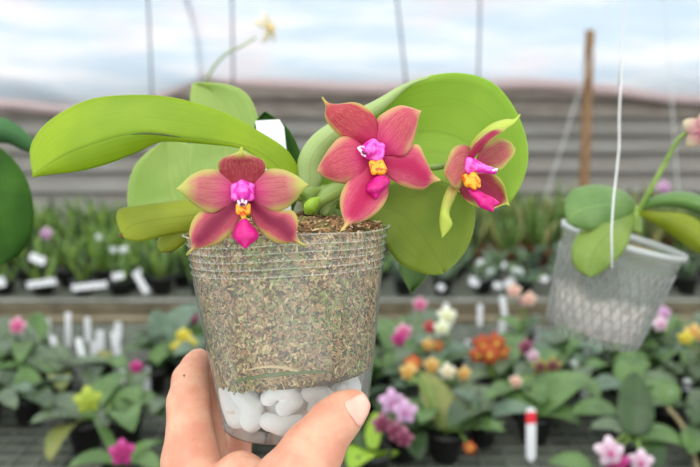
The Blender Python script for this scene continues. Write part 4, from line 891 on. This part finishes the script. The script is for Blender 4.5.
M['rim'] = plain('pale rim', (172, 178, 174), .4); M['clear2'] = t.done(t.mixs(t.ss(t.noise(t.co(), 40, 3), .3, .7, .12, .3), tr.outputs[0], t.pbr(lin((214, 220, 220)), .3)))
t = NT('pale chunky mix'); s_ = t.n.new('ShaderNodeSeparateXYZ'); t.l.new(t.co(), s_.inputs[0])
zf = t.math('ADD', s_.outputs[2], t.math('MULTIPLY', t.noise(t.co(), 40, 3), .03))
col = t.mix(t.ss(zf, -.052, -.034), lin((236, 228, 216)), lin((112, 122, 104))); col = t.mix(t.ss(zf, .002, .012), col, lin((120, 106, 50)))
M['mix2'] = t.done(t.pbr(t.mix(t.ss(t.noise(t.co(), 120, 3), .45, .65, 0, .5), col, lin((120, 114, 96))), .9))
d0 = .66; pc = P(623, 238, d0); rot = Matrix.Rotation(R(14), 4, 'Y') @ Matrix.Rotation(R(2), 4, 'X')
cr = P(635, 214, d0 + .01)
pipe = Vector((pc.x, .66, 2.5))
ho = hanging('orchid in a cloudy netted pot hanging by a pale wire at right', pc, .0565, .044, .100, rot,
        [(cr, P(560, 218, d0 - .045), .052, .30, 'bg1h', -.35), (P(632, 216, d0 - .01), P(590, 277, d0 - .085), .056, .30, 'bg6h', 0), (cr, P(712, 216, d0 - .02), .034, .40, 'bg1h', -.2),
         (P(640, 212, d0 + .01), P(708, 252, d0 - .03), .036, .25, 'leafyh', -.2), (P(635, 212, d0 + .02), P(660, 205, d0 + .06), .04, .2, 'bg1h', 0)] if False else [], 
        [[tuple(P(612, 268, d0 - .098)), tuple(P(612, 215, d0 - .092)), tuple(P(619, 150, d0 - .05)), tuple(P(619, 120, d0 - .04)), tuple(P(622, 60, d0 - .02)), tuple(P(625, 0, d0)), (P(625, 0, d0).x, .655, 2.5)]])
W = WM[ho.name]
M['bg1h'] = leafmat('hanging orchid leaf', (126, 162, 92), (104, 144, 76), .3, .4, (150, 190, 104)); M['bg6h'] = leafmat('hanging orchid young leaf', (150, 176, 86), (130, 160, 70), .35, .4)
blade('leaf', [(636, 206), (628, 194), (608, 186), (588, 185), (570, 192), (564, 206), (567, 222)], [(634, 211), (622, 220), (606, 226), (590, 229), (577, 228), (568, 223)], [262, 225, 200, 195], [262, 215, 188, 190], [262, 220, 192, 192], M['bg1h'], ho, t=.0016)
blade('leaf', [(630, 212), (608, 214), (590, 222), (576, 236), (571, 255), (577, 270), (590, 277)], [(636, 213), (632, 230), (626, 248), (614, 262), (602, 272), (591, 277)], [262, 210, 190, 180], [262, 200, 180, 178], [262, 205, 185, 180], M['bg6h'], ho, t=.0016)
blade('leaf', [(636, 208), (650, 198), (672, 192), (692, 193), (715, 202), (740, 218)], [(638, 212), (655, 207), (675, 207), (695, 212), (715, 220), (740, 220)], [262, 250, 230, 220], [262, 240, 218, 220], [262, 245, 225, 220], M['bg1h'], ho, t=.0016)
blade('leaf', [(638, 210), (660, 212), (685, 214), (705, 226), (730, 262)], [(636, 214), (655, 224), (675, 238), (695, 252), (729, 264)], [262, 225, 205, 200], [262, 218, 195, 200], [262, 225, 205, 200], M['leafy'], ho, t=.0016)
mesh('crown', *tube([P(634, 232, .662), P(635, 214, .662), P(637, 206, .66)], [.007, .007, .004], 10), M['stem'], ho)
mesh('flower_stem', *tube([P(638, 212, .66), P(650, 190, .65), P(664, 165, .64), P(678, 140, .63), P(690, 130, .625)], [.0028, .0024, .0022, .0022, .002], 8), M['stem'], ho)
bloom(ho, P(703, 131, .61), .045, (-.5, -.8, .1), fmats('pale pink yellow', (216, 150, 150), (230, 226, 180), (200, 80, 130)), 2, .9)
# plant hanging at the left, mostly outside the frame
pc2 = P(-95, 262, .62)
h2 = hanging('dark-leaved hanging orchid mostly cut off by the left edge', pc2, .058, .044, .11, Matrix(), [], [[tuple(P(-128, 262, .62)), tuple(P(-110, 60, .64)), (P(-100, 0, .65).x, .655, 2.5)]], False)
blade('leaf', [(-85, 240), (-60, 140), (-30, 122), (0, 117), (20, 127), (33, 140), (38, 152)], [(-80, 250), (-40, 180), (-15, 150), (5, 143), (22, 150), (37, 153)], [220, 190, 200, 210], [220, 180, 188, 210], [220, 190, 200, 210], M['leaft'], h2, t=.0016, label='cool green leaf tip')
blade('leaf', [(-80, 235), (-45, 150), (-10, 143), (14, 160), (29, 185), (34, 215), (31, 236), (18, 256), (0, 264)], [(-85, 255), (-60, 230), (-45, 245), (-30, 260), (-18, 266), (-1, 265)], [220, 180, 170, 160], [220, 170, 155, 158], [220, 180, 170, 160], M['leafd'], h2, t=.0016, label='broad dark green leaf')
mesh('crown', *tube([P(-92, 265, .62), P(-86, 240, .62)], [.008, .005], 10), M['stem'], h2)
# ================================================================== LIGHT
w = bpy.data.worlds.new('world'); scene.world = w; w.use_nodes = True; nt = w.node_tree
bg = nt.nodes['Background']; tc = nt.nodes.new('ShaderNodeTexCoord'); sx = nt.nodes.new('ShaderNodeSeparateXYZ'); nt.links.new(tc.outputs['Generated'], sx.inputs[0])
rp = nt.nodes.new('ShaderNodeValToRGB'); nt.links.new(sx.outputs[2], rp.inputs[0])
rp.color_ramp.elements[0].position = 0; rp.color_ramp.elements[0].color = (1.2, 1.24, 1.27, 1); rp.color_ramp.elements[1].position = .7; rp.color_ramp.elements[1].color = (1.12, 1.14, 1.16, 1)
nt.links.new(rp.outputs[0], bg.inputs[0]); bg.inputs[1].default_value = 1.25
sl = bpy.data.lights.new('sun', 'SUN'); sl.energy = 1.0; sl.angle = R(40); sl.color = (1, .98, .95); so = bpy.data.objects.new('sun', sl); COL.objects.link(so); so.rotation_euler = (R(32), R(-12), 0); so.location = (0, 0, 4)
vs = scene.view_settings; vs.view_transform = 'Standard'; vs.look = 'None'; vs.gamma = 1; vs.exposure = 0.14; vs.use_curve_mapping = False
